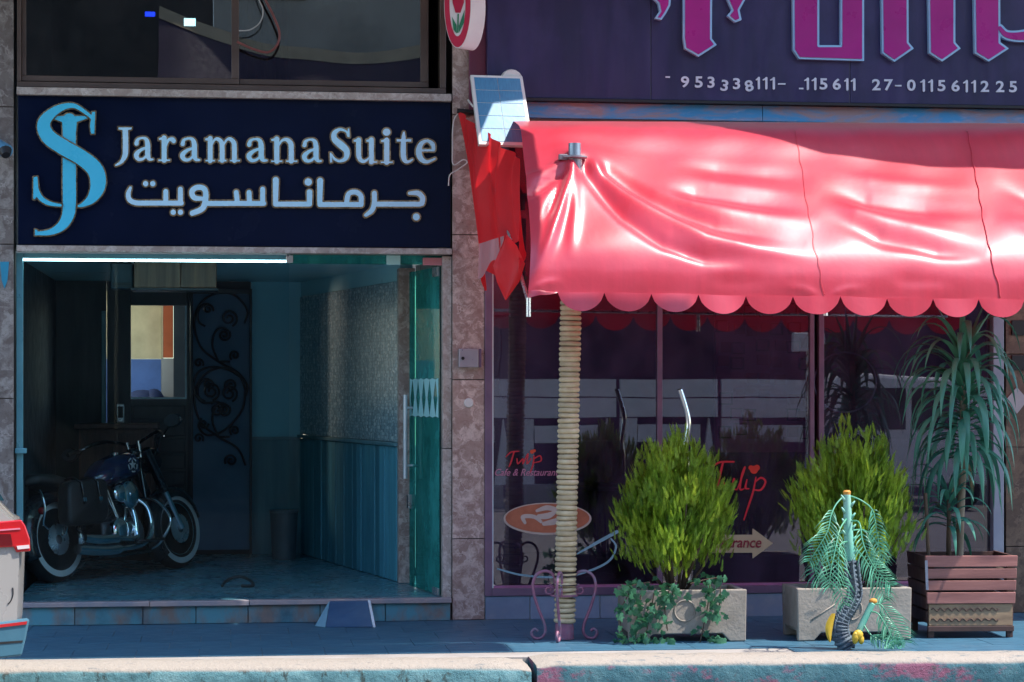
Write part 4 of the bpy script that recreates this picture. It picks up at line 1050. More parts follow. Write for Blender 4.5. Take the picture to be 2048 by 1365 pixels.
def lobe2(s, q_):
    top = P(1012 - 4, 472, -1.30) if False else None
    us = [(1012, 470), (1000, 500), (986, 532), (994, 565), (1010, 600)]
    ue = [(1014, 470), (1034, 492), (1050, 528), (1040, 562), (1012, 601)]
    k = q_ * 4; k0 = min(int(k), 3); t_ = k - k0
    a = [us[k0][i] + (us[k0+1][i] - us[k0][i]) * t_ for i in (0, 1)]; b_ = [ue[k0][i] + (ue[k0+1][i] - ue[k0][i]) * t_ for i in (0, 1)]
    return P(a[0] + (b_[0] - a[0]) * s, a[1] + (b_[1] - a[1]) * s, -1.62 - .16 * s + .05 * math.sin(s * 4 + q_ * 3))
part('torn_flap', M['awning_side'], AW, lambda m: m.grid(lobe2, 12, 20), smooth=180)
part('lining_flap', M['awning_lining'], AW, lambda m: m.grid(lambda s, q_: P(958 + s * 50 - q_ * 2, 478 + q_ * (70 - 38 * s) + 6 * math.sin(s * 9) * q_ + (10 - s * 16), -.75 - .5 * s + .03 * math.sin(s * 11)), 24, 10), smooth=180)
# frame tubes
part('frame_tube', M['steel'], AW, lambda m: m.tube([edge_at(1120) + Vector((0, .05, .03)), edge_at(2280) + Vector((0, .05, .03))], .014, 8), smooth=180)
part('frame_tube', M['steel'], AW, lambda m: m.tube([P(1057, 634, YF + .01), P(1057, 596, YF + .01)], .016, 10), smooth=60)
part('frame_tube', M['steel'], AW, lambda m: m.tube([P(1651, 632, YF + .03), P(1651, 590, YF + .03)], .015, 10), smooth=60)
part('frame_tube', M['steel'], AW, lambda m: m.tube([P(1057, 605, YF + .02), P(960, 262, -.03)], .013, 8), smooth=60)
part('wall_rail', M['black_plastic'], AW, lambda m: m.tube([P(914, 222, -.045), P(960, 226, -.045)], .018, 8), smooth=60)
# ------------------------------------------------------------------ rope wound post with a pipe end through the awning
pf, pt_ = Vector((G(1130, 1281).x, -1.37, 0)), P(1147, 345, -1.37)
PO = thing('awning_post', 'awning post wound with tan rope, a pipe end poking through the red canvas', 'post', tuple(pf))
def pp(z_): return pf.lerp(pt_, (z_ - pf.z) / (pt_.z - pf.z))
part('core', M['pole_core'], PO, lambda m: m.tube([pf + Vector((0, 0, .004)), pp(pt_.z - .1)], .054, 16), smooth=60)
ring_me = MB().tube([Vector((.0565 * math.cos(2*PI*k/28), .0565 * math.sin(2*PI*k/28), 0)) for k in range(28)], .0175, 7, closed=True).mesh('rope_turn', M['rope'], 180)
z_ = .13
while z_ < pt_.z - .55:
    o = link('rope_turn', ring_me, PO)
    p = pp(z_)
    sc1 = rnd(.96, 1.05)
    o.matrix_basis = Matrix.Translation(p) @ Matrix.Rotation(rnd(-.05, .05), 4, 'Y') @ Matrix.Rotation(rnd(-.03, .03), 4, 'X') @ Matrix.Rotation(rnd(0, 6), 4, 'Z') @ Matrix.Diagonal((sc1, sc1, rnd(.9, 1.1), 1))
    z_ += .0345
part('foot', M['iron_pink'], PO, lambda m: m.lathe([(.066, .006), (.064, .09), (.058, .12)], pf, 16), smooth=40)
part('wire_tie', M['iron_black'], PO, lambda m: [m.tube([pp(zz_) + Vector((.076 * math.cos(2*PI*k/20), .076 * math.sin(2*PI*k/20), 0)) for k in range(20)], .004, 5, closed=True) for zz_ in (.43, .455, .37)], smooth=180)
part('pipe_end', mat('galvanised', (.30, .36, .44), (.22, .27, .34), rough=.35, metal=.6), PO, lambda m: m.tube([pt_ + Vector((0, -.05, -.02)), pt_ + Vector((0, -.05, .19))], .042, 18), smooth=50)
part('pipe_collar', mat('collar', (.34, .30, .34), rough=.4, metal=.4), PO, lambda m: (m.lathe([(.075, .085), (.088, .091), (.088, .103), (.045, .107)], pt_ + Vector((0, -.05, 0)), 20), m.lathe([(.05, -.03), (.05, .084)], pt_ + Vector((0, -.05, 0)), 14)), smooth=40)
part('clamp_arm', mat('collar2', (.30, .26, .30), rough=.4, metal=.4), PO, lambda m: m.box(pt_ + Vector((-.11, -.075, .075)), pt_ + Vector((-.05, -.03, .115))), bevel=.006)
# iron scroll guard round the foot of the post
GD = thing('scroll_guard', 'plum painted iron scroll guard round the foot of the rope wound post', 'stand', (pf.x, pf.y, 0))
def scrollbar(ang, reach):
    ca, sa = math.cos(ang), math.sin(ang)
    prof = crom([(.055, .36), (.062, .42), (.09, .455), (.14, .46), (.185, .42), (.195, .34), (.165, .22), (.125, .11), (.12, .05), (.145, .014), (.185, .012), (.205, .045), (.185, .072), (.165, .058)], 6)
    part('scroll', M['iron_pink'], GD, lambda m: m.tube([pf + Vector((r_*reach*ca, r_*reach*sa, h_)) for r_, h_ in prof], .0105, 7), smooth=180)
    p2 = [(.095 + .038*(1 - .8*k/24)*math.cos(1.6 + 2*PI*1.4*k/24), .335 + .038*(1 - .8*k/24)*math.sin(1.6 + 2*PI*1.4*k/24)) for k in range(25)]
    part('curl', M['iron_pink'], GD, lambda m: m.tube([pf + Vector((r_*reach*ca, r_*reach*sa, h_)) for r_, h_ in p2], .007, 6), smooth=180)
for a_ in (-.08, PI - .08, -PI * .62, PI * .42): scrollbar(a_, 1.08)
part('hoop', M['iron_pink'], GD, lambda m: [m.tube([pf + Vector((.088 * math.cos(2*PI*k/24), .088 * math.sin(2*PI*k/24), h_)) for k in range(24)], .008, 6, closed=True) for h_ in (.30,)], smooth=180)
# ------------------------------------------------------------------ solar lamp on the pillar
c4 = [P(958, 289, -.52), P(1067, 292, -.47), P(1045, 153, -.20), P(941, 150, -.25)]
SL = thing('solar_panel', 'tilted solar panel lamp in a pale frame at the top left of the awning', 'solar panel', tuple(c4[0]))
nS = (c4[1] - c4[0]).cross(c4[3] - c4[0]).normalized()
def sp_(s, t_, o=0.0): return c4[0].lerp(c4[1], s).lerp(c4[3].lerp(c4[2], s), t_) + nS * o
def sbox(m, s0, t0, s1, t1, o0, o1): m.hexa([sp_(s0, t0, o0), sp_(s1, t0, o0), sp_(s1, t1, o0), sp_(s0, t1, o0), sp_(s0, t0, o1), sp_(s1, t0, o1), sp_(s1, t1, o1), sp_(s0, t1, o1)])
part('frame', M['white_paint'], SL, lambda m: sbox(m, 0, 0, 1, 1, -.03, 0), bevel=.003)
cellm = NT('solar_cell'); vec = cellm.coord((1, 1, 1))
cc = cellm.ramp(cellm.noise(cellm.coord((60, 1, 6)), 3, 4), [(.35, (.03, .20, .38)), (.65, (.05, .28, .48))])
M['solar_cell'] = cellm.done(cellm.bsdf(cc, .34, 0, cellm.bump(cellm.noise(vec, 9, 3), .10, .01), .9))
for i in range(2):
    for j in range(5):
        s0 = .06 + i * .445; t0 = .045 + j * .185
        part('cell', M['solar_cell'], SL, lambda m: sbox(m, s0, t0, s0 + .435, t0 + .177, .0008, .003))
part('bracket', M['white_paint'], SL, lambda m: (m.tube([sp_(.6, 1.0, -.05), sp_(.6, .8, -.05) + Vector((.02, .16, 0))], .03, 10), m.lathe([(.075, -.03), (.085, .0), (.06, .03)], sp_(.82, 1.0, -.06), 16, 'y')), smooth=40)
part('strut', M['white_paint'], SL, lambda m: m.tube([sp_(-.02, .55, -.01), sp_(-.06, .7, -.06)], .007, 6))
# loose cable beside the pillar
cab = [P(*a, -.03) for a in crom([(930, 218), (908, 240), (905, 300), (907, 330), (926, 320), (934, 326), (915, 340), (900, 350), (897, 372)], 6)]
tag(part('cable', M['white_paint'], None, lambda m: m.tube(cab, .005, 6), smooth=180), 'thin pale cable drooping down the pillar left of the red side cloth', 'cable')
# ------------------------------------------------------------------ graphics on the shop glass
YG = .046
DC = thing('cup_decal', 'round coffee cup print with latte art and pale saucer line on the shop glass', 'decal', tuple(P(1095, 1175, YG)))
ellp = lambda cu, cv, ru, rv, n=48: [(cu + ru*math.cos(2*PI*k/n), cv + rv*math.sin(2*PI*k/n)) for k in range(n)]
outline('cup_rim', [poly(ellp(1095, 1038, 88, 32))], YG, .001, M['decal_cream'], DC, step=1.6)
outline('coffee', [poly(ellp(1095, 1037, 84, 29))], YG - .002, .001, M['decal_cup'], DC, step=1.6)
outline('latte_art', [stroke([(1050, 1046, 3), (1046, 1034, 4), (1068, 1034, 4), (1082, 1044, 3)]), stroke([(1074, 1022, 3), (1095, 1016, 5), (1120, 1022, 4)]), stroke([(1078, 1034, 5), (1096, 1032, 6), (1108, 1026, 4)]), stroke([(1088, 1048, 4), (1108, 1044, 6), (1122, 1038, 4)])], YG - .004, .001, M['decal_cream'], DC, step=.8)
outline('saucer', [stroke([(995, 1138, 1.5), (1040, 1150, 2), (1100, 1155, 2), (1160, 1148, 2.2), (1215, 1125, 2.2), (1232, 1095, 2), (1222, 1078, 1.5)]), stroke([(1155, 1108, 1.5), (1190, 1088, 3), (1234, 1064, 3.5)])], YG, .001, M['decal_line'], DC, step=1.0)
SCR = thing('script_decal', 'red cursive shop name in the middle of the shop glass', 'decal', tuple(P(1470, 1045, YG)))
sw = 2.0
outline('lettering', [stroke([(1422, 936, 1.4), (1440, 925, sw), (1468, 924, 1.5)]), stroke([(1446, 926, sw), (1440, 950, 2.6), (1434, 975, 2.2), (1428, 984, 1.4)]), stroke([(1446, 958, 1.3), (1448, 970, sw), (1453, 980, sw), (1462, 974, 1.3), (1468, 958, sw), (1466, 976, sw), (1474, 980, 1.3)]), stroke([(1474, 980, 1.3), (1484, 955, 1.4), (1490, 935, sw), (1484, 950, sw), (1480, 978, sw), (1488, 978, 1.2)]), stroke([(1494, 960, 1.4), (1491, 976, sw), (1498, 978, 1.2)]), stroke([(1512, 955, 1.3), (1506, 985, sw), (1496, 1015, sw), (1488, 1040, 1.4)]), stroke([(1510, 965, 1.3), (1522, 956, sw), (1531, 964, sw), (1522, 980, sw), (1508, 980, 1.3)])], YG, .001, M['decal_red'], SCR, step=.8)
outline('flower', [dot(1508, 940, 8), dot(1514, 936, 6), dot(1502, 936, 5)], YG - .002, .001, mat('flower_red', (.75, .05, .03), rough=.5), SCR, step=1)
SC2 = thing('script_decal', 'small red cursive shop name over a pink caption at the left of the shop glass', 'decal', tuple(P(1050, 955, YG)))
outline('lettering', [stroke([(1012, 914, 1), (1022, 905, 1.4), (1038, 903, 1)]), stroke([(1028, 905, 1.4), (1022, 925, 1.6), (1018, 934, 1)]), stroke([(1034, 918, 1.2), (1036, 928, 1.4), (1046, 918, 1.3), (1046, 928, 1.2), (1056, 908, 1.3), (1054, 928, 1.2), (1062, 918, 1.2)]), stroke([(1068, 912, 1.2), (1066, 930, 1.5), (1060, 946, 1.2)]), stroke([(1068, 918, 1.2), (1080, 912, 1.4), (1082, 922, 1.3), (1068, 926, 1)])], YG, .001, M['decal_red'], SC2, step=.7)
outline('flower', [dot(1064, 904, 4), dot(1069, 902, 3)], YG - .002, .001, mat('flower_orange', (.8, .08, .03), rough=.5), SC2, step=.8)
text_part('caption', 'Cafe & Restaurant', 990, 938, 1118, 952, YG, M['decal_pink'], SC2, .35, .006, 0, .001)
AR = thing('arrow_decal', 'beige arrow print pointing right with dark red word on the shop glass', 'decal', tuple(P(1480, 1118, YG)))
outline('arrow', [poly([(1385, 1070), (1505, 1070), (1505, 1057), (1546, 1087), (1505, 1118), (1505, 1106), (1385, 1106)])], YG, .001, M['decal_tan'], AR, step=1.2)
text_part('word', 'entrance', 1430, 1078, 1523, 1096, YG - .003, mat('word_red', (.25, .02, .04), rough=.5), AR, .2, .012, 0, .001)
# things hung inside the glass
WR = thing('hoop_ornament', 'thin wire hoop ornament hanging inside the shop glass', 'ornament', tuple(P(1690, 830, .5)))
part('hoop', M['alu_grey'], WR, lambda m: m.tube([P(1690 + 62*math.cos(2*PI*k/40), 765 + 60*math.sin(2*PI*k/40), .5) for k in range(40)], .007, 6, closed=True), smooth=180)
part('cord', M['alu_grey'], WR, lambda m: m.tube([P(1690, 705, .5), P(1690, 480, .5)], .003, 5))
part('feather', M['interior_floor'], WR, lambda m: [m.tube([P(1690 + dx_, 820, .5), P(1690 + dx_*1.3, 870, .5)], [.004, .012], 6) for dx_ in (-24, 0, 26)])
LP_ = thing('hanging_cord', 'pale cord loop hanging from a short rod inside the left of the shop glass', 'cord', tuple(P(1010, 800, .25)))
part('rod', M['decal_cream'], LP_, lambda m: m.tube([P(984, 633, .25), P(1021, 631, .25)], .012, 8), smooth=60)
part('loop', M['grey_plastic'], LP_, lambda m: m.tube([P(*a, .25) for a in crom([(1017, 636), (1018, 700), (1017, 770), (1009, 801), (999, 785), (998, 740), (1003, 700), (1001, 660)], 6)], .004, 6), smooth=180)
# tables and chairs deep in the room
for k, (tx, ty, lab) in enumerate(((2.9, 1.6, 'round dark dining table at the left inside the shop'), (5.3, 2.2, 'round dark dining table at the right inside the shop'))):
    T_ = thing('dining_table', lab, 'table', (tx, ty, zr))
    part('top', M['dark_wood'], T_, lambda m: m.lathe([(.36, .72), (.38, .73), (.38, .75), (.36, .76)], (tx, ty, zr), 24), smooth=40)
    part('leg', M['iron_black'], T_, lambda m: m.lathe([(.22, .003), (.2, .03), (.035, .05), (.035, .72)], (tx, ty, zr), 16), smooth=40)

# ------------------------------------------------------------------ planters
def planter(label, u0, u1, Yf, vt, vb, depth=.42):
    p0 = G(u0, vb); a0 = P(u0, vt, Yf); a1 = P(u1, vt, Yf)
    zt = a0.z; x0, x1 = a0.x, a1.x; fh = .055; fw = .11; th_ = .045
    T_ = thing('planter', label, 'planter', ((x0 + x1)/2, Yf + depth/2, 0), 0, 'concrete planters in front of the shop glass')
    prof = [(x0, 0.002), (x0 + fw, .002), (x0 + fw + .05, fh), (x1 - fw - .05, fh), (x1 - fw, .002), (x1, .002), (x1 + .006, zt), (x0 - .006, zt)]
    def body(m):
        for y0 in (Yf, Yf + depth - th_): m.prism([(x, y0, z_) for x, z_ in prof][::-1], (0, th_, 0))
        for xa in (x0, x1 - th_):
            m.box((xa, Yf + th_ + .001, fh + .02), (xa + th_, Yf + depth - th_ - .001, zt))
        m.box((x0 + .01, Yf + th_ + .001, fh + .004), (x1 - .01, Yf + depth - th_ - .001, fh + .019))
    part('trough', M['planter'], T_, body, bevel=.008)
    part('soil', M['soil'], T_, lambda m: m.grid(lambda s, q_: Vector((x0 + th_ + .001 + s*(x1 - x0 - 2*th_ - .002), Yf + th_ + .001 + q_*(depth - 2*th_ - .002), zt - .04 + .014*math.sin(s*19) * math.sin(q_*9))), 24, 10), smooth=180)
    mx_, rr_ = (x0 + x1)/2, .07
    ring_ = [Vector((mx_ - .02 + rr_*math.cos(2*PI*k/24), Yf - .001, .21 + rr_*math.sin(2*PI*k/24))) for k in range(24)]
    part('relief', M['planter'], T_, lambda m: (m.tube(ring_, .006, 5, closed=True), m.tube([Vector((x0 + .09, Yf, .14)), Vector((mx_ - .13, Yf, .25))], .005, 5)), smooth=180)
    return x0, x1, zt
px0, px1, pz = planter('weathered concrete trough planter overgrown by ivy under the left conifer bush', 1258, 1492, -1.62, 1182, 1285)
qx0, qx1, qz = planter('weathered concrete trough planter behind the small palm', 1596, 1822, -1.66, 1178, 1283)

# ------------------------------------------------------------------ conifer bushes: upright fans of scale leaves
def leafmat(name, c1, c2, trans=.3, scale=3.0, rough=.5, tint=None, bump=0):
    t = NT(name)
    geo_ = t.n('ShaderNodeNewGeometry')
    n1 = t.ramp(t.noise(t.coord(), scale, 4), [(.35, c1), (.65, c2)])
    isl = t.ramp(geo_.outputs['Random Per Island'], [(0, .5), (1, 1.45)])
    col = t.mix(1.0, n1, isl, 'MULTIPLY')
    b = t.bsdf(col, rough, 0, None, .4)
    tr = t.n('ShaderNodeBsdfTranslucent'); t.l(t.mix(.4, col, tint or tuple(min(1, x*1.6) for x in c2)), tr.inputs[0])
    mx = t.n('ShaderNodeMixShader'); mx.inputs[0].default_value = trans
    t.l(b.outputs[0], mx.inputs[1]); t.l(tr.outputs[0], mx.inputs[2])
    return t.done(mx)
M['thuja'] = leafmat('thuja', (.15, .29, .03), (.34, .47, .04), .45, tint=(.5, .65, .05))
M['bark'] = mat('bark', (.12, .08, .055), (.07, .045, .03), rough=.9, scale=12, stretch=(1, 1, .3), bump=.6)
def spray(m, o, d, side_, L, rg):
    up = d.normalized(); side_ = (side_ - up * side_.dot(up)).normalized()
    def blade(p, dv, w, ln):
        dv = dv.normalized(); sv = side_ if abs(dv.dot(side_)) < .8 else up
        sv = (sv - dv * sv.dot(dv)).normalized()
        m.add([p, p + dv*ln*.45 + sv*w, p + dv*ln, p + dv*ln*.45 - sv*w], [(0, 1, 2, 3)])
    n = 8; bend = side_ * rg.uniform(-.12, .12)
    for k in range(n):
        f_ = k / n
        p = o + up * L * f_ * .9 + bend * L * f_ * f_
        ln = L * (.34 - .20 * f_)
        for sg in (-1, 1):
            blade(p, up * .9 + side_ * sg * (.55 + rg.uniform(-.12, .12)), L*.016 + .0011, ln)
    blade(o, up + bend*.5, L*.014 + .001, L*1.02)
    blade(o + up*L*.62 + bend*L*.4, up + bend, L*.02 + .001, L*.5)
def thuja(label, base, rx, ry, h, n, seed):
    rg = random.Random(seed)
    T_ = thing('conifer_bush', label, 'bush', tuple(base), 0, 'conifer bushes in concrete planters')
    m = MB(); base = Vector(base)
    plumes = []                                             # upright plumes, each a branch with its own tip
    for k in range(64):
        a_ = k * 2.39996 + rg.uniform(-.4, .4); r_ = math.sqrt((k + .5) / 64) * rg.uniform(.82, 1.06)
        tip = h * (1.0 - .42 * r_**2.2) * rg.uniform(.80, 1.06)
        low = h * (.10 + .30 * r_ * rg.uniform(.4, 1.1))
        if r_ > .5 and rg.random() < .45: low = h * rg.uniform(.10, .22); tip = h * rg.uniform(.38, .62)
        plumes.append((a_, r_, low, tip))
    for a_, r_, low, tip in plumes:
        L_ = tip - low
        for _ in range(max(6, int(n * L_ / h / 22))):
            f_ = rg.random() ** .8
            lean = r_ * (.62 + .42 * f_)
            w_ = .085 * (1 - f_ * .75) + .012
            p = base + Vector((math.cos(a_)*rx*lean + rg.gauss(0, w_*.75), math.sin(a_)*ry*lean + rg.gauss(0, w_*.75), low + L_*f_))
            d_ = Vector((math.cos(a_)*r_*.38 + rg.gauss(0, .22), math.sin(a_)*r_*.38 + rg.gauss(0, .22), 1))
            spray(m, p, d_, Vector((rg.gauss(0, 1), rg.gauss(0, 1), .1)), rg.uniform(.055, .105), rg)
    o = m.build('foliage', M['thuja'], T_)
    s_ = MB()
    for a_, r_, low, tip in plumes[::4]:
        b0 = base + Vector((math.cos(a_)*.03, math.sin(a_)*.03, -.04))
        e = base + Vector((math.cos(a_)*rx*r_*.9, math.sin(a_)*ry*r_*.9, tip * .9))
        s_.tube([b0, base + Vector((math.cos(a_)*rx*r_*.6, math.sin(a_)*ry*r_*.6, low + .05)), e], [.012, .009, .002], 6)
    s_.build('stems', M['bark'], T_, smooth=180)
b1 = P(1352, 1180, -1.40); b1.z = pz - .03
thuja('bright green conifer bush left of the arrow print, in the ivy covered planter', b1, .40, .34, Z(893, 1352, -1.40) - b1.z + .03, 4300, 3)
b2 = P(1702, 1180, -1.44); b2.z = qz - .03
thuja('loose green conifer bush behind the small palm', b2, .42, .34, Z(868, 1702, -1.44) - b2.z + .03, 3700, 8)
# ------------------------------------------------------------------ ivy
M['ivy'] = leafmat('ivy', (.03, .12, .075), (.06, .19, .09), .22, 4, .35)
lv = [(0, 0), (.30, -.10), (.52, .12), (.40, .34), (.50, .62), (.22, .60), (0, 1.0), (-.22, .60), (-.50, .62), (-.40, .34), (-.52, .12), (-.30, -.10)]
ivy_me = MB().add([(x, abs(x)*.25 - .08*y*y, y) for x, y in lv] + [(0, -.02, .35)], [(12, (k+1) % 12, k) for k in range(12)]).mesh('leaf', M['ivy'], 180)
IV = thing('ivy', 'dark green ivy trailing over the left concrete planter down to the pavement', 'ivy', (px0 + .1, -1.65, pz))
rg = random.Random(21); cnt = 0
trails = [((1262, 1180), (1240, 1230), (1250, 1290), 26), ((1285, 1178), (1275, 1230), (1270, 1288), 30), ((1310, 1178), (1300, 1230), (1290, 1280), 26), ((1340, 1175), (1330, 1215), (1335, 1262), 24), ((1350, 1160), (1345, 1190), (1338, 1210), 14), ((1300, 1165), (1270, 1170), (1245, 1180), 18),
          ((1420, 1170), (1415, 1215), (1400, 1285), 26), ((1440, 1165), (1440, 1205), (1428, 1240), 22), ((1400, 1255), (1425, 1280), (1445, 1290), 8), ((1300, 1280), (1325, 1290), (1345, 1290), 12), ((1380, 1168), (1410, 1160), (1440, 1155), 14)]
for a, b_, c_, n in trails:
    path = crom([a, b_, c_], 10)
    part('vine', M['bark'], IV, lambda m: m.tube([P(w[0], w[1], -1.645) for w in path], .004, 5), smooth=180)
    for k in range(n):
        w = path[int(rg.random() * (len(path) - 1))]
        v_ = w[1] + rg.gauss(0, 5)
        p = P(w[0] + rg.gauss(0, 9), min(v_, 1284), -1.66 - abs(rg.gauss(0, .035)))
        if v_ < 1180: p.y += rg.uniform(0, .12)
        p.z = max(p.z, .03)
        o = link('leaf', ivy_me, IV)
        sz = rg.uniform(.035, .062)
        o.matrix_basis = Matrix.Translation(p) @ Matrix.Rotation(rg.gauss(0, .6), 4, 'Z') @ Matrix.Rotation(rg.uniform(-.2, 1.1), 4, 'X') @ Matrix.Rotation(PI + rg.gauss(0, .9), 4, 'Y') @ Matrix.Scale(sz, 4)
# ------------------------------------------------------------------ small palm on the kerb
def zp(a, b_): return (1450 + a / 2.65, 850 + b_ / 2.65)
YP = -2.15
kz = .012
PM = thing('small_palm', 'small cut palm with drooping feathery fronds and a side shoot standing on the kerb', 'palm', tuple(P(1690, 1296, YP)))
M['palm_trunk'] = mat('palm_trunk', (.13, .18, .22), (.035, .05, .08), rough=.7, scale=8, stretch=(1, 1, 5), bump=.8, bscale=30)
M['palm_stem'] = mat('palm_stem', (.10, .42, .32), (.30, .52, .44), rough=.45, scale=6, stretch=(1, 1, .4))
M['palm_leaf'] = leafmat('palm_leaf', (.08, .34, .22), (.16, .46, .30), .25, 5, .32)
M['cut_wood'] = mat('cut_wood', (.62, .30, .05), (.48, .20, .03), rough=.7)
M['yellow_leaf'] = mat('yellow_leaf', (.60, .42, .03), (.45, .28, .02), rough=.5)
def path3(pts, Y=YP, n=8, zmin=kz + .01):
    out = []
    for w in crom([(*zp(a, b_), y_) for a, b_, y_ in pts], n):
        p = P(w[0], w[1], Y + w[2]); p.z = max(p.z, zmin); out.append(p)
    return out
tr_ = path3([(650, 1180, 0), (612, 1110, 0), (615, 1040, 0), (655, 970, 0), (682, 900, .0), (672, 800, 0), (664, 720, 0)], n=16, zmin=-.02)
part('trunk', M['palm_trunk'], PM, lambda m: m.tube(tr_, [(.062 - .022 * i / len(tr_)) * (1 + .11 * math.sin(i * 1.5)) for i in range(len(tr_))], 14), smooth=180)
st_ = path3([(664, 725, 0), (655, 600, -.005), (650, 480, 0), (646, 365, 0)])
part('stem', M['palm_stem'], PM, lambda m: m.tube(st_, [.036 - .013 * i / len(st_) for i in range(len(st_))], 10), smooth=180)
part('cut_end', M['cut_wood'], PM, lambda m: m.lathe([(.024, -.006), (.026, .012), (.018, .022)], st_[-1], 12), smooth=40)
nb = MB()
for i in range(1, len(st_) - 2, 2):
    sg = -1 if i % 4 == 1 else 1
    nb.tube([st_[i] + Vector((sg*.02, -.01, 0)), st_[i] + Vector((sg*.045, -.02, .035))], [.012, .004], 6)
nb.build('leaf_base', M['palm_stem'], PM, smooth=180)
bs = MB()
for i in range(4, len(tr_) - 2, 3):
    for sg in (-1, 0, 1):
        bs.tube([tr_[i] + Vector((sg*.035, -.04 + .012*abs(sg), -.012)), tr_[i] + Vector((sg*.045, -.055 + .012*abs(sg), .022))], [.016, .003], 5)
bs.build('leaf_scar', M['palm_trunk'], PM, smooth=180)
def frond(pts, leaf=.13, Y=YP, start=.2, droop=.5, seed=0):
    rg = random.Random(seed)
    path = path3(pts, Y, 5)
    m = MB().tube(path, [.006 * (1 - .75 * i / len(path)) for i in range(len(path))], 6)
    n = len(path)
    for i in range(int(n * start), n):
        f_ = (i / n - start) / (1 - start)
        t_ = (path[min(i+1, n-1)] - path[max(i-1, 0)]).normalized()
        vw = Vector((0, 1, 0)); sd = t_.cross(vw).normalized()
        L = leaf * (math.sin(PI * min(1, .12 + f_*.86)) ** .6 + .12) * rg.uniform(.85, 1.1)
        for sg in (-1, 1):
            dv = (sd * sg * .9 + t_ * .55 + Vector((rg.gauss(0, .08), rg.uniform(-.5, .15), -.15))).normalized()
            dv2 = (dv + Vector((0, 0, -droop)) + t_*.25).normalized()
            w = t_ * .0062; p = path[i]; q1 = p + dv * L * .5; q2_ = q1 + dv2 * L * .5
            for q3 in (q1, q2_): q3.z = max(q3.z, kz + .004)
            lift = Vector((0, -.004, 0))
            m.add([p - w*.5, p + w*.5, q1 + w, q1 - w, q1 + lift, q2_], [(0, 1, 2, 4), (0, 4, 3), (4, 2, 5), (3, 4, 5)])
    m.build('frond', M['palm_leaf'], PM, smooth=180)
frond([(636, 372, 0), (590, 420, -.05), (562, 480, -.10), (545, 560, -.14), (500, 640, -.16), (450, 720, -.16)], .15, start=.32, seed=1)
frond([(655, 375, 0), (720, 400, -.03), (780, 450, -.05), (800, 540, -.06), (815, 640, -.05), (818, 730, -.04)], .12, start=.42, seed=2)
frond([(642, 500, -.02), (606, 560, -.12), (585, 660, -.2), (560, 780, -.24), (552, 860, -.24)], .14, start=.3, seed=3)
frond([(670, 510, -.02), (712, 520, -.1), (730, 620, -.17), (770, 720, -.2), (830, 800, -.2), (880, 850, -.2)], .14, start=.28, seed=4)
frond([(645, 620, -.03), (610, 640, -.14), (600, 760, -.2), (610, 860, -.2), (632, 950, -.18)], .13, start=.25, seed=5)
frond([(676, 640, -.02), (730, 700, .08), (790, 790, .12), (830, 870, .12), (845, 920, .12)], .13, start=.25, seed=6)
frond([(640, 560, .03), (580, 600, .1), (520, 680, .12), (480, 770, .12), (500, 830, .12)], .13, start=.3, seed=7)
frond([(672, 560, .03), (740, 560, .1), (800, 620, .12), (840, 720, .12)], .12, start=.4, seed=9)
sh_ = path3([(690, 1150, -.03), (715, 1085, -.04), (745, 1020, -.04), (782, 945, -.04)])
part('side_shoot', M['palm_stem'], PM, lambda m: m.tube(sh_, .022, 9), smooth=180)
part('cut_end', M['cut_wood'], PM, lambda m: m.ball(sh_[-1] + Vector((.004, 0, .012)), (.028, .022, .02), 10, 6), smooth=180)
frond([(775, 960, -.04), (820, 950, -.06), (860, 1000, -.08), (910, 1080, -.08), (955, 1150, -.08)], .15, start=.25, seed=10)
frond([(765, 990, -.04), (810, 1000, -.1), (850, 1060, -.13), (880, 1120, -.14), (900, 1160, -.14)], .13, start=.3, seed=11)
frond([(735, 1060, -.05), (770, 1110, -.1), (800, 1130, -.12), (870, 1165, -.14), (920, 1175, -.14)], .10, start=.3, seed=12)
yl = crom([zp(575, 1000), zp(556, 1050), zp(550, 1100), zp(556, 1152)], 5)
part('dry_leaf', M['yellow_leaf'], PM, lambda m: m.grid(lambda s, q_: P(yl[int(q_*15)][0] + (s - .5) * 15 * math.sin(PI * (.15 + .8*q_)), max(0, 0) + yl[int(q_*15)][1], YP - .05 + .015 * abs(s - .5)), 4, 15), smooth=180)
part('dry_leaf', M['yellow_leaf'], PM, lambda m: (m.ball(P(*zp(705, 1115), YP - .08), (.035, .02, .035), 10, 7), m.ball(P(*zp(690, 1130), YP - .09), (.022, .015, .04), 10, 7), m.ball(P(*zp(722, 1140), YP - .08), (.02, .015, .03), 10, 7)), smooth=180)
# ------------------------------------------------------------------ slatted wooden box and dracaena
bx0, bx1 = P(1857, 1277, -1.60), P(2023, 1277, -1.60)
BX = thing('wooden_planter', 'slatted reddish wooden planter box with a carved lower panel', 'planter', (bx0.x, bx0.y, 0), R(-4))
wB, dB, hB = bx1.x - bx0.x, .52, .56
fl = .025
def face_pt(a, h_, off=0.0): return Vector((-fl*h_/hB + a*(wB + 2*fl*h_/hB), -.02*h_/hB - off, h_))
for k, (h0, h1) in enumerate(((.485, .56), (.405, .472), (.325, .392), (.235, .312))):
    MB().hexa([face_pt(0, h0), face_pt(1, h0), face_pt(1, h0) + Vector((0, .024, 0)), face_pt(0, h0) + Vector((0, .024, 0)), face_pt(.0, h1), face_pt(1, h1), face_pt(1, h1) + Vector((0, .024, 0)), face_pt(0, h1) + Vector((0, .024, 0))]).build('slat', M['slat_wood'], BX, bevel=.004, local=True)
part('carved_panel', M['carved_wood'], BX, lambda m: m.box((.004, .004, .085), (wB - .004, .022, .232)), bevel=.003, local=True)
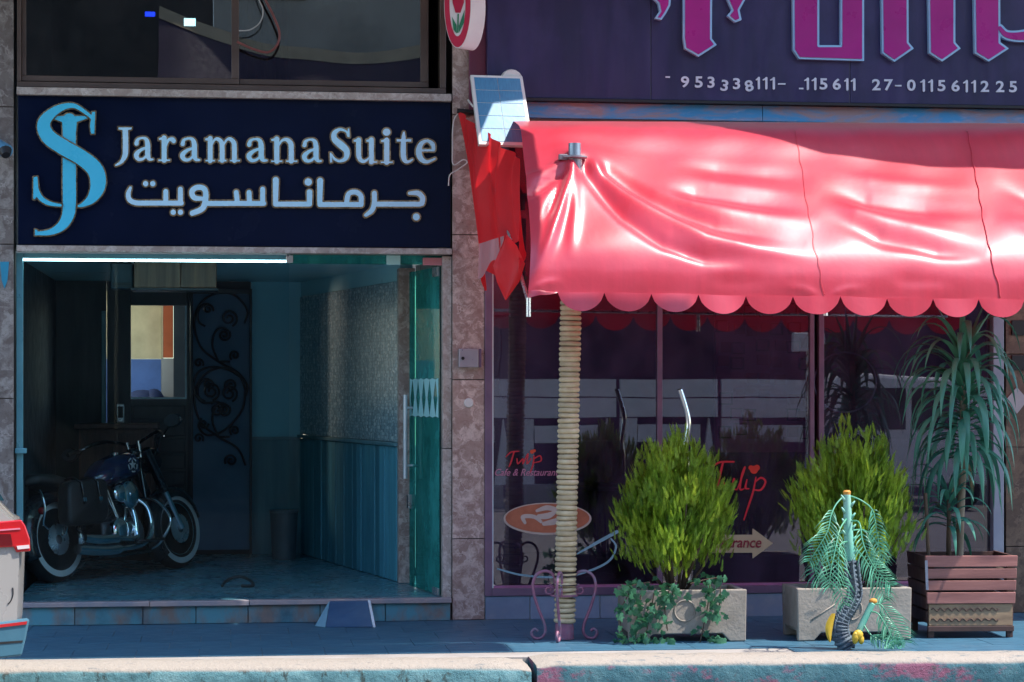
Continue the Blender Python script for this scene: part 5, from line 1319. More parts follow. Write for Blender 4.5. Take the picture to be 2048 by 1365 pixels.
for h_ in (.195, .125):
    wave = [Vector((.02 + (wB - .12) * k / 60, .001, h_ + .010 * math.sin(k * .95) * (1 if k % 17 else .3))) for k in range(61)]
    part('carving', M['slat_dark'], BX, lambda m: m.tube(wave, .004, 5), smooth=180, local=True)
part('bottom_rail', M['slat_dark'], BX, lambda m: m.box((-.004, -.006, .045), (wB + .004, .026, .083)), bevel=.004, local=True)
for xa in (-.004, wB - .046):
    for ya in (-.008, dB - .06):
        part('corner_post', M['slat_dark'], BX, lambda m: m.box((xa + .01, ya + .034, .003), (xa + .05, ya + .07, .5)), local=True)
for k in range(5):
    h0, h1 = .10 + k*.093, .10 + k*.093 + .083
    for sx_ in (0, 1):
        def sidep(h_, y_): return Vector(((-fl*h_/hB - .001) if sx_ == 0 else (wB + fl*h_/hB + .001), y_, h_))
        ww = Vector((.022 if sx_ == 0 else -.022, 0, 0))
        MB().hexa([sidep(h0, .026), sidep(h0, .026) + ww, sidep(h0, dB) + ww, sidep(h0, dB), sidep(h1, .026), sidep(h1, .026) + ww, sidep(h1, dB + .02) + ww, sidep(h1, dB + .02)]).build('slat', M['slat_dark'], BX, bevel=.003, local=True)
part('back_board', M['slat_dark'], BX, lambda m: m.box((0, dB - .02, .06), (wB, dB, .55)), local=True)
part('metal_corner', M['alu_grey'], BX, lambda m: m.hexa([face_pt(-.0, .33, .004) + Vector((-.006, 0, 0)), face_pt(0, .33, .004) + Vector((.012, 0, 0)), face_pt(0, .33) + Vector((.012, -.001, 0)), face_pt(0, .33) + Vector((-.006, -.001, 0)), face_pt(0, .53, .004) + Vector((-.006, 0, 0)), face_pt(0, .53, .004) + Vector((.012, 0, 0)), face_pt(0, .53) + Vector((.012, -.001, 0)), face_pt(0, .53) + Vector((-.006, -.001, 0))]), local=True)
part('soil', M['soil'], BX, lambda m: m.box((.024, .03, .40), (wB - .024, dB - .022, .47)), local=True)
part('stake', M['bark'], BX, lambda m: m.tube([Vector((.03, .10, .44)), Vector((-.0, .09, .98))], .013, 8), smooth=60, local=True)
M['dracaena'] = leafmat('dracaena', (.04, .17, .13), (.08, .26, .17), .2, 2.5, .26)
M['dracaena_old'] = leafmat('dracaena_old', (.30, .22, .12), (.22, .16, .09), .2, 3, .6)
YD = -1.34
DR = thing('dracaena', 'tall dracaena with long drooping strap leaves in the wooden planter box', 'plant', tuple(P(1919, 1120, YD)))
stem_ = [P(*a, YD) for a in crom([(1917, 1150), (1920, 1060), (1923, 990), (1927, 920), (1926, 800), (1925, 712)], 8)]
part('stem', mat('drac_stem', (.34, .27, .20), (.22, .17, .12), rough=.8, scale=8, stretch=(1, 1, .3), bump=.5), DR, lambda m: m.tube(stem_, [.030 - .010*i/len(stem_) for i in range(len(stem_))], 10), smooth=180)
rg = random.Random(5)
def strap(base, az, el, L, w, droop, mat_, parent):
    d_ = Vector((math.cos(az)*math.cos(el), math.sin(az)*math.cos(el), math.sin(el)))
    n = 12; p = Vector(base); c_ = [p.copy()]; ds = [d_.copy()]
    for k in range(n):
        d_ = (d_ + Vector((0, 0, -droop * (k + 1) / n))).normalized()
        p = p + d_ * (L / n); c_.append(p.copy()); ds.append(d_.copy())
    sdv = Vector((-math.sin(az), math.cos(az), 0))
    m = MB(); vs_ = []
    for k in range(n + 1):
        f_ = k / n
        ww = w * (min(1, .45 + f_*2.2)) * (1 - f_**2.6) + .0006
        nn = sdv.cross(ds[k]).normalized()
        vs_ += [c_[k] + sdv*ww + nn*ww*.35, c_[k], c_[k] - sdv*ww + nn*ww*.35]
    m.add(vs_, [(3*k + j, 3*k + j + 1, 3*k + j + 4, 3*k + j + 3) for k in range(n) for j in (0, 1)])
    return m.build('leaf', mat_, parent, smooth=180)
for k in range(104):
    f_ = k / 104
    v_ = 715 + 205 * f_
    b_ = P(1925 + 2*f_, v_, YD)
    az = k * 2.39996 + rg.uniform(-.3, .3)
    if math.sin(az) > .75 and rg.random() < .5: az += 1.5
    el = (1.15 - 1.0 * f_) + rg.uniform(-.2, .2)
    L = rg.uniform(.55, .80) * (1 - .15*f_)
    strap(b_, az, el, L, rg.uniform(.023, .033), rg.uniform(.48, .80) + .25*f_, M['dracaena'], DR)
for az, el, L in ((1.2, 1.45, .42), (-1.9, 1.4, .46), (.2, 1.22, .50), (2.6, 1.2, .44), (-.6, 1.1, .5)):
    strap(P(1925, 716, YD), az, el, L, .024, .10, M['dracaena'], DR)
for k in range(7):
    strap(P(1927, 918 + k*4, YD), rg.uniform(0, 6.28), rg.uniform(-.6, 0), rg.uniform(.2, .4), .012, .8, M['dracaena_old'], DR)
D2 = thing('dracaena', 'short leafy dracaena at the foot of the tall one in the wooden box', 'plant', tuple(P(1895, 1120, YD - .1)))
part('stem', M['bark'], D2, lambda m: m.tube([P(1897, 1130, YD - .1), P(1898, 1040, YD - .1), P(1896, 985, YD - .1)], [.02, .016, .01], 8), smooth=180)
for k in range(30):
    f_ = k / 30
    strap(P(1897, 985 + 75*f_, YD - .1), k*2.4 + rg.uniform(-.3, .3), 1.15 - 1.0*f_ + rg.uniform(-.2, .2), rg.uniform(.30, .46), rg.uniform(.018, .026), rg.uniform(.3, .6), M['dracaena'], D2)
# bent chrome pipe behind the left bush
cp = [P(*a, -1.22) for a in crom([(1360, 780), (1371, 815), (1377, 845), (1374, 872), (1371, 900), (1376, 960), (1376, 1180)], 6)]
BP = thing('bent_pipe', 'wavy chrome pipe sticking up behind the left conifer bush', 'pipe', tuple(cp[-1]))
part('pipe', M['chrome'], BP, lambda m: m.tube(cp, .019, 14), smooth=60)
part('end_cap', M['black_plastic'], BP, lambda m: m.tube([cp[0] + (cp[0]-cp[1]).normalized()*.001, cp[0] + (cp[0]-cp[1]).normalized()*.008], .016, 12))
# ------------------------------------------------------------------ small things on the pillars
WB = thing('wall_box', 'small brushed steel junction box with a round lock on the marble pillar', 'box', tuple(P(940, 735, -.03)))
part('body', mat('box_grey', (.46, .42, .46), (.38, .35, .40), rough=.35, metal=.5), WB, lambda m: m.pbox(918, 698, 957, 735, -.05, -.001), bevel=.004)
part('side_flange', M['alu_purple'], WB, lambda m: m.pbox(957.5, 698, 963, 735, -.04, -.001), bevel=.002)
part('lock', M['black_plastic'], WB, lambda m: m.lathe([(.012, 0), (.012, .01)], P(926, 717, -.061), 12, 'y'))
wd = MB().lathe([(.030, -.012), (.036, -.004), (.036, -.001)], P(938, 806, 0), 14, 'y').build('white_disc', M['white_paint'], None, smooth=40)
tag(wd, 'small white round disc on the marble pillar below the junction box', 'disc')
CC = thing('security_camera', 'small bluish bullet camera on the pillar at the left edge', 'camera', tuple(P(0, 320, -.1)))
part('housing', mat('cam_blue', (.10, .30, .48), (.08, .24, .40), rough=.35), CC, lambda m: m.tube([P(-22, 286, -.02), P(-8, 292, -.10), P(14, 303, -.2)], [.05, .055, .05], 14), smooth=50)
part('lens', M['black_plastic'], CC, lambda m: m.tube([P(10, 302, -.21), P(12, 311, -.24)], [.048, .03], 14), smooth=50)
BT = tag(part('plastic_tag', mat('tag_blue', (.03, .36, .58), rough=.5), None, lambda m: m.prism([P(0, 524, -.012), P(18, 524, -.012), P(15, 560, -.012), P(9, 578, -.012), P(3, 560, -.012)][::-1], (0, .01, 0))), 'bright blue plastic tag hanging on the left pillar', 'tag')
CBL = tag(part('cable', mat('cable_red', (.26, .07, .06), (.16, .05, .05), rough=.5), None, lambda m: m.tube([P(*a, -.06) for a in crom([(505, -90), (522, -20), (545, 28), (559, 66), (553, 92), (535, 105), (505, 98), (474, 84)], 8)], .009, 7), smooth=180), 'reddish cable hanging in a loop in front of the upper window', 'cable')
tag(part('cable', mat('cable_white', (.5, .5, .5), rough=.5), None, lambda m: m.tube([P(*a, -.05) for a in crom([(500, -90), (515, -10), (526, 20), (520, 45), (500, 60), (478, 62)], 8)], .005, 7), smooth=180), 'thin pale cable hanging beside the red loop in front of the upper window', 'cable')
L1 = thing('lit_panel', 'small glowing blue panel light inside the upper window', 'lamp', tuple(P(300, 33, .9)))
part('glow', emit('glow_blue', (.02, .06, 1.0), 4), L1, lambda m: m.pbox(290, 24, 310, 33, .9, .91))
part('case', M['black_plastic'], L1, lambda m: m.pbox(287, 21, 313, 36, .911, .94))
L2 = thing('lit_panel', 'small glowing white panel light inside the upper window', 'lamp', tuple(P(380, 52, .9)))
part('glow', emit('glow_white', (.65, 1.0, .92), 6), L2, lambda m: m.pbox(368, 37, 391, 52, .9, .91))
part('case', M['black_plastic'], L2, lambda m: m.pbox(365, 34, 394, 55, .911, .94))
# ------------------------------------------------------------------ motorcycle parked in the lobby (local axes: x forward, y left, z up)
mr = G(112, 1166, ZF)
MC = thing('motorcycle', 'dark blue cruiser motorcycle with whitewall tyres parked in the lobby', 'motorcycle', (mr.x, mr.y, ZF))
MC.rotation_euler = (R(-9), 0, R(55))
kb = dict(local=True)
M['m_black'] = mat('m_black', (.012, .013, .018), (.008, .009, .012), rough=.22, scale=2, bump=0, Coat_Weight=.5)
M['m_leather'] = mat('m_leather', (.016, .015, .018), (.01, .01, .012), rough=.5, scale=8, bump=.5, bscale=120)
M['m_blue'] = mat('m_blue', (.006, .014, .075), (.006, .012, .065), rough=.18, scale=2, bump=0, Coat_Weight=1.0)
M['rubber'] = mat('rubber', (.014, .014, .015), rough=.8)
M['whitewall'] = mat('whitewall', (.62, .62, .60), (.54, .54, .53), rough=.6, scale=8)
M['engine'] = mat('engine', (.16, .165, .18), (.10, .105, .12), rough=.4, metal=.6, scale=8)
M['red_lens'] = mat('red_lens', (.55, .01, .015), (.45, .008, .012), rough=.15, scale=3, bump=0, Coat_Weight=.6)
M['mirror'] = plain('mirror', (.85, .9, .92), rough=.03, metal=1.0)
WBASE = 1.60
def wheel(cx, rad, wid, steer=0.0):
    prof = [(rad - .115, -wid*.42), (rad - .085, -wid*.5), (rad - .035, -wid*.5), (rad - .008, -wid*.28), (rad, 0), (rad - .008, wid*.28), (rad - .035, wid*.5), (rad - .085, wid*.5), (rad - .115, wid*.42)]
    c_ = (cx, 0, rad)
    w_ = part('wheel', M['rubber'], MC, lambda m: m.lathe(prof + [(rad - .115, -wid*.42)], c_, 48, 'y'), smooth=50, **kb)
    def ringf(m, sg):
        n = 48; ra, rb_ = rad - .088, rad - .040; y = sg*(wid*.5 + .003)
        vs_ = [Vector((cx + r_*math.cos(2*PI*k/n), y, rad + r_*math.sin(2*PI*k/n))) for r_ in (ra, rb_) for k in range(n)]
        m.add(vs_, [(k, (k+1) % n, n + (k+1) % n, n + k) for k in range(n)])
    part('whitewall', M['whitewall'], w_, lambda m: (ringf(m, 1), ringf(m, -1)), local=True)
    part('rim', M['chrome'], w_, lambda m: [m.tube([Vector((cx + (rad - .112)*math.cos(2*PI*k/40), sg*wid*.36, rad + (rad - .112)*math.sin(2*PI*k/40))) for k in range(40)], .010, 6, closed=True) for sg in (-1, 1)], smooth=180, local=True)
    part('hub', M['engine'], w_, lambda m: m.lathe([(.03, -.09), (.06, -.07), (.05, 0), (.06, .07), (.03, .09)], c_, 20, 'y'), smooth=40, local=True)
    def spk(m):
        for k in range(20):
            a = 2*PI*k/20; sg = 1 if k % 2 else -1
            m.tube([Vector((cx + .05*math.cos(a + .3*sg), sg*.05, rad + .05*math.sin(a + .3*sg))), Vector((cx + (rad-.115)*math.cos(a), sg*.01, rad + (rad-.115)*math.sin(a)))], .0028, 4)
    part('spokes', M['steel'], w_, spk, local=True)
    part('brake_disc', M['steel'], w_, lambda m: m.lathe([(.07, -.075), (.125, -.078), (.125, -.082), (.07, -.085)], c_, 32, 'y'), smooth=30, local=True)
    return w_
wheel(0, .335, .15); wheel(WBASE, .335, .13)
def fender(m, cx, r, w, a0, a1, drop=.05):
    n, k_ = 26, 8
    def fn(s, q_):
        a = a0 + (a1 - a0)*s; b_ = (q_ - .5)*2
        rr_ = r - drop * abs(b_)**3
        return Vector((cx + rr_*math.cos(a), w*.5*b_, .335 + rr_*math.sin(a)))
    m.grid(fn, n, k_)
part('rear_fender', M['m_black'], MC, lambda m: fender(m, 0, .385, .22, R(10), R(205), .09), smooth=180, solid=.006, **kb)
part('front_fender', M['m_black'], MC, lambda m: fender(m, WBASE, .375, .17, R(15), R(225), .10), smooth=180, solid=.005, **kb)
part('tail_light', M['red_lens'], MC, lambda m: m.ball((-.40, 0, .50), (.035, .06, .035), 14, 8), smooth=180, **kb)
for sg in (-1, 1):
    part('turn_signal', M['red_lens'], MC, lambda m: m.ball((-.30, sg*.20, .56), (.03, .035, .03), 12, 8), smooth=180, **kb)
    def bag(m):
        def fn(s, q_):
            a = 2*PI*s; cu_, su_ = math.cos(a), math.sin(a)
            sx_ = math.copysign(abs(cu_)**.35, cu_); sz_ = math.copysign(abs(su_)**.35, su_)
            f_ = (1 - abs(2*q_ - 1)**5) ** .25 if 0 < q_ < 1 else 0
            return Vector((.17 + .25*sx_*f_ + .03*sz_, sg*(.145 + q_*.17), .60 + .18*sz_*f_))
        m.grid(fn, 40, 12)
    bg_ = part('saddlebag', M['m_leather'], MC, bag, smooth=50, **kb)
    for xx in (.07, .27):
        part('strap', M['m_black'], bg_, lambda m: m.tube([Vector((xx, sg*.16, .795)), Vector((xx, sg*.24, .80)), Vector((xx, sg*.318, .75)), Vector((xx, sg*.325, .58))], .012, 6), smooth=180, local=True)
        part('buckle', M['chrome'], bg_, lambda m: m.box((xx - .02, sg*.322, .60), (xx + .02, sg*.334, .63)), local=True)
    part('bag_guard', M['chrome'], MC, lambda m: m.tube([Vector(a) for a in crom([(-.30, sg*.20, .72), (-.345, sg*.26, .66), (-.35, sg*.27, .56), (-.33, sg*.22, .46), (-.2, sg*.16, .42)], 6)], .011, 8), smooth=180, **kb)
    part('shock', M['chrome'], MC, lambda m: m.tube([Vector((.0, sg*.135, .36)), Vector((.18, sg*.13, .70))], .022, 10), smooth=60, **kb)
    part('fork_leg', M['chrome'], MC, lambda m: m.tube([Vector((WBASE, sg*.095, .335)), Vector((WBASE - .36, sg*.095, 1.02))], [.03, .024], 12), smooth=60, **kb)
    part('fork_cover', M['m_black'], MC, lambda m: m.tube([Vector((WBASE - .17, sg*.095, .66)), Vector((WBASE - .36, sg*.095, 1.02))], .04, 12), smooth=60, **kb)
# seat, tank, emblem
def loft(m, secs, n=20, e=.7):
    rings = []
    for x, zc_, hw_, hh in secs:
        rings.append([Vector((x, hw_*math.copysign(abs(math.cos(2*PI*k/n))**e, math.cos(2*PI*k/n)), zc_ + hh*math.copysign(abs(math.sin(2*PI*k/n))**e, math.sin(2*PI*k/n)))) for k in range(n)])
    vs_ = [p for r_ in rings for p in r_]
    m.add(vs_, [(i*n + k, i*n + (k+1) % n, (i+1)*n + (k+1) % n, (i+1)*n + k) for i in range(len(secs)-1) for k in range(n)] + [tuple(range(n))[::-1], tuple(range((len(secs)-1)*n, len(secs)*n))])
part('seat', M['m_leather'], MC, lambda m: loft(m, [(-.28, .80, .06, .03), (-.18, .82, .13, .05), (0, .80, .15, .06), (.14, .76, .16, .06), (.32, .71, .17, .055), (.5, .70, .15, .055), (.6, .73, .09, .04)]), smooth=180, **kb)
tk = part('tank', M['m_blue'], MC, lambda m: loft(m, [(.54, .77, .03, .03), (.62, .80, .10, .075), (.74, .84, .155, .11), (.88, .87, .175, .125), (1.02, .89, .165, .12), (1.12, .90, .12, .095), (1.18, .90, .05, .05)], 28, .85), smooth=180, **kb)
part('filler_cap', M['chrome'], tk, lambda m: m.lathe([(.035, .985), (.035, 1.0), (.02, 1.008)], (.90, -.03, .005), 18), smooth=40, local=True)
def emblem(m, sg):
    cx_, cz_, y = .93, .885, sg*.179
    star = []
    for k in range(10):
        r_ = .048 if k % 2 == 0 else .019
        star.append(Vector((cx_ + r_*math.sin(2*PI*k/10), y, cz_ + r_*math.cos(2*PI*k/10))))
    m.prism(star if sg < 0 else star[::-1], (0, sg*.003, 0))
    for k in range(5):
        a0 = 2*PI*(k + .18)/5; seg = [a0 + (2*PI*.64/5)*j/5 for j in range(6)]
        o_ = [Vector((cx_ + .062*math.sin(a), y, cz_ + .062*math.cos(a))) for a in seg] + [Vector((cx_ + .050*math.sin(a), y, cz_ + .050*math.cos(a))) for a in seg[::-1]]
        m.prism(o_, (0, sg*.003, 0))
part('star_emblem', M['whitewall'], tk, lambda m: (emblem(m, -1), emblem(m, 1)), local=True)
# engine
en = part('engine', M['engine'], MC, lambda m: (m.box((.50, -.13, .20), (1.02, .13, .44)), m.lathe([(.05, -.185), (.12, -.18), (.13, -.13)], (.86, 0, .33), 28, 'y')), smooth=40, bevel=.02, **kb)
for ang, xb in ((-24, .72), (24, .84)):
    ca, sa = math.cos(R(ang)), math.sin(R(ang))
    def cyl(m):
        for k in range(11):
            c_ = Vector((xb + sa*(.06 + k*.022), 0, .42 + ca*(.06 + k*.022)))
            n = 20; rr_ = .085 if k < 8 else .078
            vs_ = [c_ + Vector((ca*rr_*math.cos(2*PI*j/n), rr_*math.sin(2*PI*j/n), -sa*rr_*math.cos(2*PI*j/n))) + Vector((sa, 0, ca))*h_ for h_ in (0, .011) for j in range(n)]
            m.add(vs_, [tuple(range(n))[::-1], tuple(range(n, 2*n))] + [(j, (j+1) % n, n + (j+1) % n, n + j) for j in range(n)])
        m.tube([Vector((xb, 0, .42)), Vector((xb + sa*.3, 0, .42 + ca*.3))], .06, 14)
    part('cylinder', M['engine'], en, cyl, local=True)
    part('rocker_cover', M['chrome'], en, lambda m: m.ball((xb + sa*.33, 0, .42 + ca*.33), (.085, .09, .04), 16, 8), smooth=180, local=True)
part('air_cleaner', M['chrome'], en, lambda m: (m.lathe([(.03, -.24), (.09, -.235), (.112, -.215), (.112, -.18)], (.80, 0, .64), 30, 'y'), m.lathe([(.018, -.25), (.03, -.246), (.03, -.2401)], (.80, 0, .64), 16, 'y')), smooth=40, local=True)
part('air_cleaner_scoop', M['chrome'], en, lambda m: m.ball((.70, -.20, .655), (.10, .035, .075), 16, 10), smooth=180, local=True)
part('cam_cover', M['chrome'], en, lambda m: (m.lathe([(.02, -.215), (.075, -.21), (.1, -.19), (.1, -.15)], (.66, 0, .36), 28, 'y'), m.ball((.78, -.17, .36), (.09, .035, .07), 14, 8)), smooth=40, local=True)
part('pushrod_tubes', M['chrome'], en, lambda m: [m.tube([Vector((.77 + dx_*.3, -.12, .44)), Vector((.78 + dx_, -.10, .70))], .011, 8) for dx_ in (-.16, -.12, .12, .16)], smooth=60, local=True)
for k, (dz, L0) in enumerate(((0, .02), (.085, .10))):
    pth = crom([(1.0 - .2*k, -.10, .62), (1.06 - .2*k, -.17, .52), (1.03 - .2*k, -.21, .34), (.88 - .1*k, -.22, .23 + dz*.6), (.5, -.23, .205 + dz), (.3, -.235, .208 + dz), (L0, -.24, .235 + dz)], 8)
    nP = len(pth)
    part('exhaust', M['chrome'], MC, lambda m: m.tube([Vector(a) for a in pth], [.024 if i < nP*.62 else .042 for i in range(nP)], 14), smooth=60, **kb)
part('frame_tubes', M['m_black'], MC, lambda m: [m.tube([Vector((1.22, sg*.03, .98)), Vector((1.16, sg*.10, .5)), Vector((1.08, sg*.13, .17)), Vector((.45, sg*.13, .16)), Vector((.2, sg*.12, .4)), Vector((.35, sg*.08, .68)), Vector((1.2, sg*.03, .86))], .018, 8) for sg in (-1, 1)], smooth=60, **kb)
part('crash_bar', M['chrome'], MC, lambda m: m.tube([Vector(a) for a in crom([(1.14, 0, .62), (1.16, -.18, .58), (1.16, -.30, .46), (1.14, -.32, .36), (1.10, -.22, .22), (1.08, -.1, .18)], 6)], .014, 8), smooth=180, **kb)
for sg in (-1, 1):
    part('footboard', M['m_black'], MC, lambda m: m.box((.78, sg*.20, .235), (1.06, sg*.32, .26)), bevel=.01, **kb)
part('side_cover', M['m_black'], MC, lambda m: m.ball((.38, 0, .52), (.17, .15, .14), 16, 10), smooth=180, **kb)
part('kickstand', M['steel'], MC, lambda m: m.tube([Vector((.62, .14, .18)), Vector((.56, .30, .055))], .012, 8), **kb)
# front end: nacelle, headlight, bars, mirrors
hb = part('headlight', M['m_black'], MC, lambda m: m.lathe([(.03, -.10), (.085, -.06), (.105, .03), (.108, .06), (.095, .065)], (WBASE - .23, 0, .93), 24, 'x'), smooth=50, **kb)
part('lens', M['chrome'], hb, lambda m: m.lathe([(.02, .085), (.09, .072), (.094, .066)], (WBASE - .23, 0, .93), 24, 'x'), smooth=60, local=True)
bars = [Vector(a) for a in crom([(.92, .46, 1.06), (1.04, .44, 1.09), (1.16, .30, 1.14), (1.20, .12, 1.10), (1.21, 0, 1.06), (1.20, -.12, 1.10), (1.16, -.30, 1.14), (1.04, -.44, 1.09), (.92, -.46, 1.06)], 6)]
hbar = part('handlebar', M['m_black'], MC, lambda m: m.tube(bars, .014, 8), smooth=180, **kb)
part('risers', M['chrome'], hbar, lambda m: [m.tube([Vector((1.22, sg*.05, .96)), Vector((1.20, sg*.06, 1.10))], .018, 10) for sg in (-1, 1)], smooth=60, local=True)
part('dash', M['m_black'], hbar, lambda m: m.ball((1.20, 0, 1.0), (.07, .07, .05), 14, 8), smooth=180, local=True)
for sg in (-1, 1):
    part('grip', M['rubber'], hbar, lambda m: m.tube([Vector((.91, sg*.46, 1.058)), Vector((1.03, sg*.443, 1.088))], .02, 10), smooth=60, local=True)
    part('lever', M['chrome'], hbar, lambda m: m.tube([Vector((1.07, sg*.40, 1.10)), Vector((1.0, sg*.48, 1.08))], .006, 6), local=True)
    zo = 0.0 if sg < 0 else -.13
    mir = part('mirror', M['m_black'], MC, lambda m: (m.tube([Vector((1.08, sg*.42, 1.10)), Vector((1.06, sg*.50, 1.16 + zo)), Vector((1.05, sg*.53, 1.19 + zo))], .007, 6), m.ball((1.06, sg*.55, 1.20 + zo), (.022, .088, .058), 18, 10)), smooth=60, **kb)
    part('mirror_glass', M['mirror'], mir, lambda m: m.add([Vector((1.036, sg*.55 + .08*math.cos(2*PI*k/28), 1.20 + zo + .05*math.sin(2*PI*k/28))) for k in range(28)], [tuple(range(28))]), local=True)
part('cables', M['m_black'], MC, lambda m: [m.tube([Vector(a) for a in crom([(1.1, sg*.36, 1.12), (1.30, sg*.22, 1.12), (1.36, sg*.1, .98), (1.24, sg*.05, .80)], 6)], .006, 6) for sg in (-1, 1)], smooth=180, **kb)

# ------------------------------------------------------------------ parked car, its tail reaches into the frame at the left
YC = -4.3
xc_ = X(61, YC)
CR = thing('parked_car', 'pale silver estate car whose tail with red lamp juts in at the left edge', 'car', (xc_, YC, -.24))
M['car_paint'] = mat('car_paint', (.40, .375, .35), (.37, .345, .32), rough=.28, metal=.25, scale=1, bump=0, Coat_Weight=.8)
M['car_black'] = mat('car_black', (.02, .02, .022), rough=.55)
M['car_trim'] = mat('car_trim', (.06, .17, .23), (.05, .14, .20), rough=.4)
zr0 = -.24
def cz(v_): return Z(v_, 30, YC)
# side outline (x measured from the tail towards the front is negative), heights from traced pixels at the tail
side_prof = [(.0, cz(1236)), (.012, cz(1105)), (-.015, cz(1040)), (-.045, cz(1036)), (-.16, cz(988)), (-.30, cz(930)), (-.62, cz(850)), (-1.1, cz(825)), (-2.0, cz(822)), (-2.5, cz(850)), (-3.15, cz(1000)), (-3.9, cz(1030)), (-4.3, cz(1080)), (-4.38, cz(1180)), (-4.36, cz(1290)), (-4.2, cz(1320)), (-.14, cz(1312)), (-.03, cz(1300))]
def car_body(m):
    W_ = 1.78; ny = 14
    for xx, zz_ in []: pass
    n = len(side_prof)
    cxm, czm = -2.2, cz(1150)
    def fn(s, q_):
        i = int(round(s * n)) % n
        x, z_ = side_prof[i]
        b_ = 2*q_ - 1
        tuck = abs(b_) ** 6
        hi = max(0, (z_ - cz(1040)) / (cz(822) - cz(1040)))
        wid = W_/2 * (1 - .16 * hi)
        endt = .07 * tuck if x > -.3 or x < -4 else 0
        xx = x + (-endt if x > -2 else endt)
        return Vector((xc_ + xx, YC + W_/2 + b_ * wid, z_ - .03 * tuck * hi))
    m.grid(fn, n, ny)
    for b_ in (0, 1):
        m.add([fn(i / n, b_) for i in range(n)], [tuple(range(n)) if b_ else tuple(range(n))[::-1]])
body = part('body', M['car_paint'], CR, car_body, smooth=35)
def flank(name, mat_, pts, off, thick, parent=CR, **k):
    return part(name, mat_, parent, lambda m: m.prism([P(a, b_, YC - off) for a, b_ in pts][::-1], (0, thick, 0)), **k)
tl = flank('tail_light', M['red_lens'], [(-40, 1048), (0, 1043), (42, 1040), (50, 1052), (59, 1078), (60, 1103), (32, 1105), (26, 1094), (-40, 1096)], .012, .05, bevel=.006)
flank('lens_stripe', mat('lens_pink', (.75, .22, .30), rough=.15, bump=0), [(-40, 1061), (38, 1056), (40, 1059), (-40, 1064)], .0165, .004, tl)
flank('reversing_lens', mat('lens_clear', (.75, .62, .62), rough=.12, bump=0), [(32, 1092), (57, 1090), (58, 1097), (34, 1099)], .0165, .004, tl)
flank('lens_dark', mat('lens_dark', (.12, .003, .006), rough=.2, bump=0), [(-40, 1068), (20, 1068), (24, 1090), (-40, 1091)], .0158, .003, tl)
flank('quarter_glass', mat('car_glass', (.02, .07, .09), rough=.08, bump=0), [(-120, 960), (-60, 945), (-8, 975), (8, 1001), (-120, 1003)], .004, .006)
bp_ = flank('rear_bumper', M['car_trim'], [(-160, 1262), (54, 1238), (58, 1240), (50, 1280), (42, 1312), (-160, 1330)], .02, .06, bevel=.012)
flank('bumper_reflector', M['red_lens'], [(-60, 1254), (52, 1243), (51, 1249), (-60, 1260)], .0265, .006, bp_)
flank('bumper_groove', M['car_black'], [(-60, 1286), (44, 1281), (43, 1285), (-60, 1291)], .0225, .002, bp_)
fc = [(28 - 18*(1 - math.cos(a)), 1180 - 26*math.sin(a)) for a in [(-1.15 + 1.5*k/12) for k in range(13)]]
part('fuel_flap', M['car_black'], body, lambda m: m.tube([P(a - 2, b_ + 4, YC - .001) for a, b_ in fc], .0035, 5))
flank('door_seam', M['car_black'], [(-402, 1010), (-400, 1010), (-420, 1290), (-422, 1290)], .002, .004, body)
for i, xx in enumerate((-.86, -3.55)):
    for yy in (YC + .10, YC + 1.68):
        wh = part('wheel', M['rubber'], CR, lambda m: m.lathe([(.2, -.11), (.30, -.11), (.335, -.08), (.34, 0), (.335, .08), (.30, .11), (.2, .11)], (xc_ + xx, yy, zr0 + .342), 32, 'y'), smooth=40)
        part('rim', M['steel'], wh, lambda m: m.lathe([(.03, -.09), (.19, -.07), (.205, -.112), (.205, .1), (.03, .1)], (xc_ + xx, yy, zr0 + .342), 24, 'y'), smooth=40)

CR.rotation_euler.z = R(12)                                 # parked a little askew, tail towards the kerb
# ------------------------------------------------------------------ the other side of the street, seen mirrored in the glass
OB = thing('opposite_building', 'pale concrete block across the street mirrored in the upper window', 'building', (4, -22, 0))
M['opp'] = mat('opp', (.42, .42, .38), (.34, .34, .31), rough=.9, scale=.8, grime=(.2, .2, .18), gscale=.5)
part('wall', M['opp'], OB, lambda m: (m.box((-.3, -23, 4.2), (22, -22.4, 12)), m.box((16, -23, -.24), (22, -22.5, 4.19))))
part('dark_backdrop', M['car_black'], OB, lambda m: (m.box((-14, -23, 4.2), (-.31, -22.45, 12)), m.box((-14, -23, -.24), (-2, -22.5, 4.19))))  # dark stretch added so the left upper pane mirrors black
part('shop_recess', M['interior_dark'], OB, lambda m: m.box((-1.99, -24.5, -.24), (15.99, -24, 4.19)))
for k in range(9):
    xw = -11 + k*3.6
    wz = part('window', M['alu_brown'], OB, lambda m: m.box((xw, -22.42, 8.4), (xw + 1.5, -22.36, 9.8)))
    part('pane', M['car_black'], wz, lambda m: m.box((xw + .08, -22.36, 8.48), (xw + 1.42, -22.355, 9.72)))
TP = thing('street_canopy', 'dark sagging street canopy with a tan hem mirrored in the upper window', 'canopy', (3, -21.3, 4.4))
def tarp(s, q_):
    x = -1.2 + 10*s
    top = 7.2 + min(1.6, .07 * (x - 1.9)**2)
    return Vector((x, -21.5 + .9*q_ + .1*math.sin(s*30), top - q_*1.4 + .05*math.sin(s*41)*q_))
part('sheet', mat('tarp', (.035, .02, .05), (.025, .015, .04), rough=.7), TP, lambda m: m.grid(tarp, 60, 8), smooth=180)
part('hem', mat('tarp_hem', (.42, .34, .22), rough=.8), TP, lambda m: m.grid(lambda s, q_: tarp(s, -.16 + .16*q_) + Vector((0, .02, 0)), 60, 2), smooth=180)
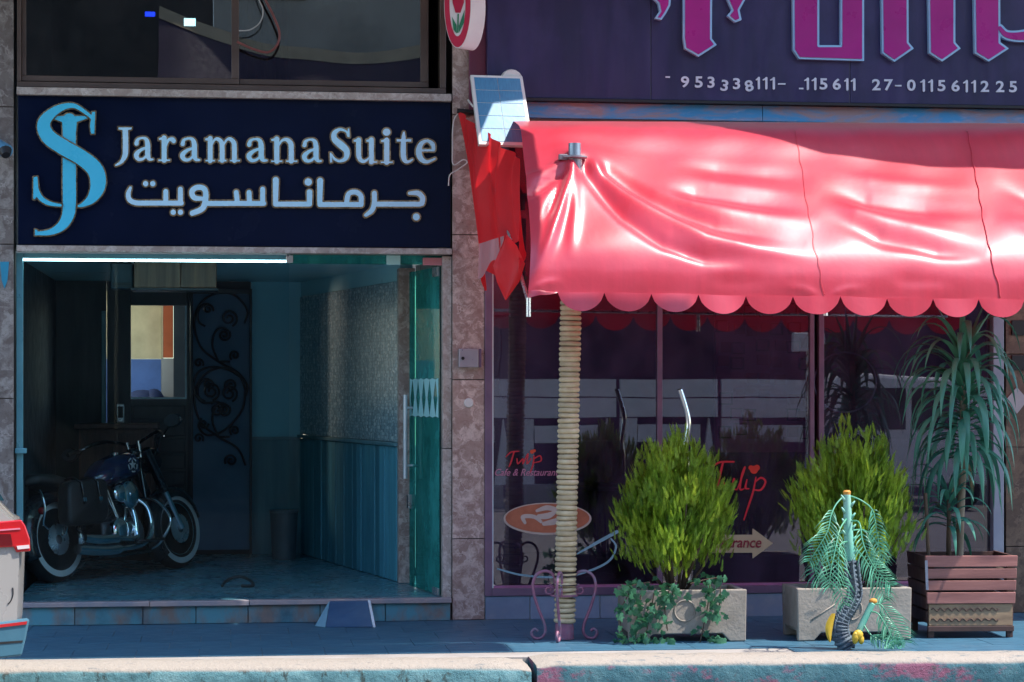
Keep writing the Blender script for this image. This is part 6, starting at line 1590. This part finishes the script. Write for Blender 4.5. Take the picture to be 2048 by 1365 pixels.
LW = thing('street_barrier', 'row of white slatted barrier panels across the street mirrored in the shop glass', 'barrier', (8, -20.6, -.24))
for i in range(8):
    xa = 1.2 + i*1.75
    part('panel', M['white_paint'], LW, lambda m: (m.box((xa, -20.7, 1.56), (xa + 1.68, -20.6, 1.85)), m.box((xa, -20.7, 1.22), (xa + 1.68, -20.6, 1.54)), m.box((xa + .30, -20.7, .80), (xa + 1.38, -20.6, 1.09))))
    part('post', M['white_paint'], LW, lambda m: [m.prism([(x0_, -20.72, .1), (x1_, -20.72, .1), (x1_ - (.14 if x1_ > xa + 1 else 0), -20.72, 1.2), (x0_ + (.14 if x1_ > xa + 1 else 0), -20.72, 1.2)][::1], (0, .1, 0)) for x0_, x1_ in ((xa, xa + .29), (xa + 1.39, xa + 1.68))])
    part('foot', M['concrete'], LW, lambda m: m.box((xa + .1, -20.9, -.24), (xa + 1.5, -20.4, .098)))
VN = thing('parked_van', 'small white van mirrored at the right of the shop glass', 'van', (10.6, -18.6, -.24))
part('body', M['white_paint'], VN, lambda m: m.prism([(9.3, -19.4, .15), (11.9, -19.4, .15), (11.9, -19.4, .95), (11.5, -19.4, 1.85), (9.5, -19.4, 1.95), (9.3, -19.4, 1.8)], (0, 1.6, 0)), bevel=.06)
part('window', M['car_black'], VN, lambda m: (m.box((9.6, -17.80, 1.05), (10.5, -17.79, 1.7)), m.box((10.6, -17.80, 1.05), (11.35, -17.79, 1.7))))
for xx in (9.8, 11.4):
    part('wheel', M['rubber'], VN, lambda m: m.lathe([(.2, -.1), (.32, -.08), (.32, .08), (.2, .1)], (xx, -17.9, .085), 20, 'y'), smooth=40)
PS = thing('street_post', 'thin grey post with a pale box mirrored at the right of the shop glass', 'post', (8.85, -17.5, -.24))
part('pole', M['steel'], PS, lambda m: m.tube([Vector((8.85, -17.5, -.24)), Vector((8.85, -17.5, 2.4))], .03, 8))
part('box', M['white_paint'], PS, lambda m: m.box((8.6, -17.55, 2.25), (9.1, -17.4, 2.55)), bevel=.02)
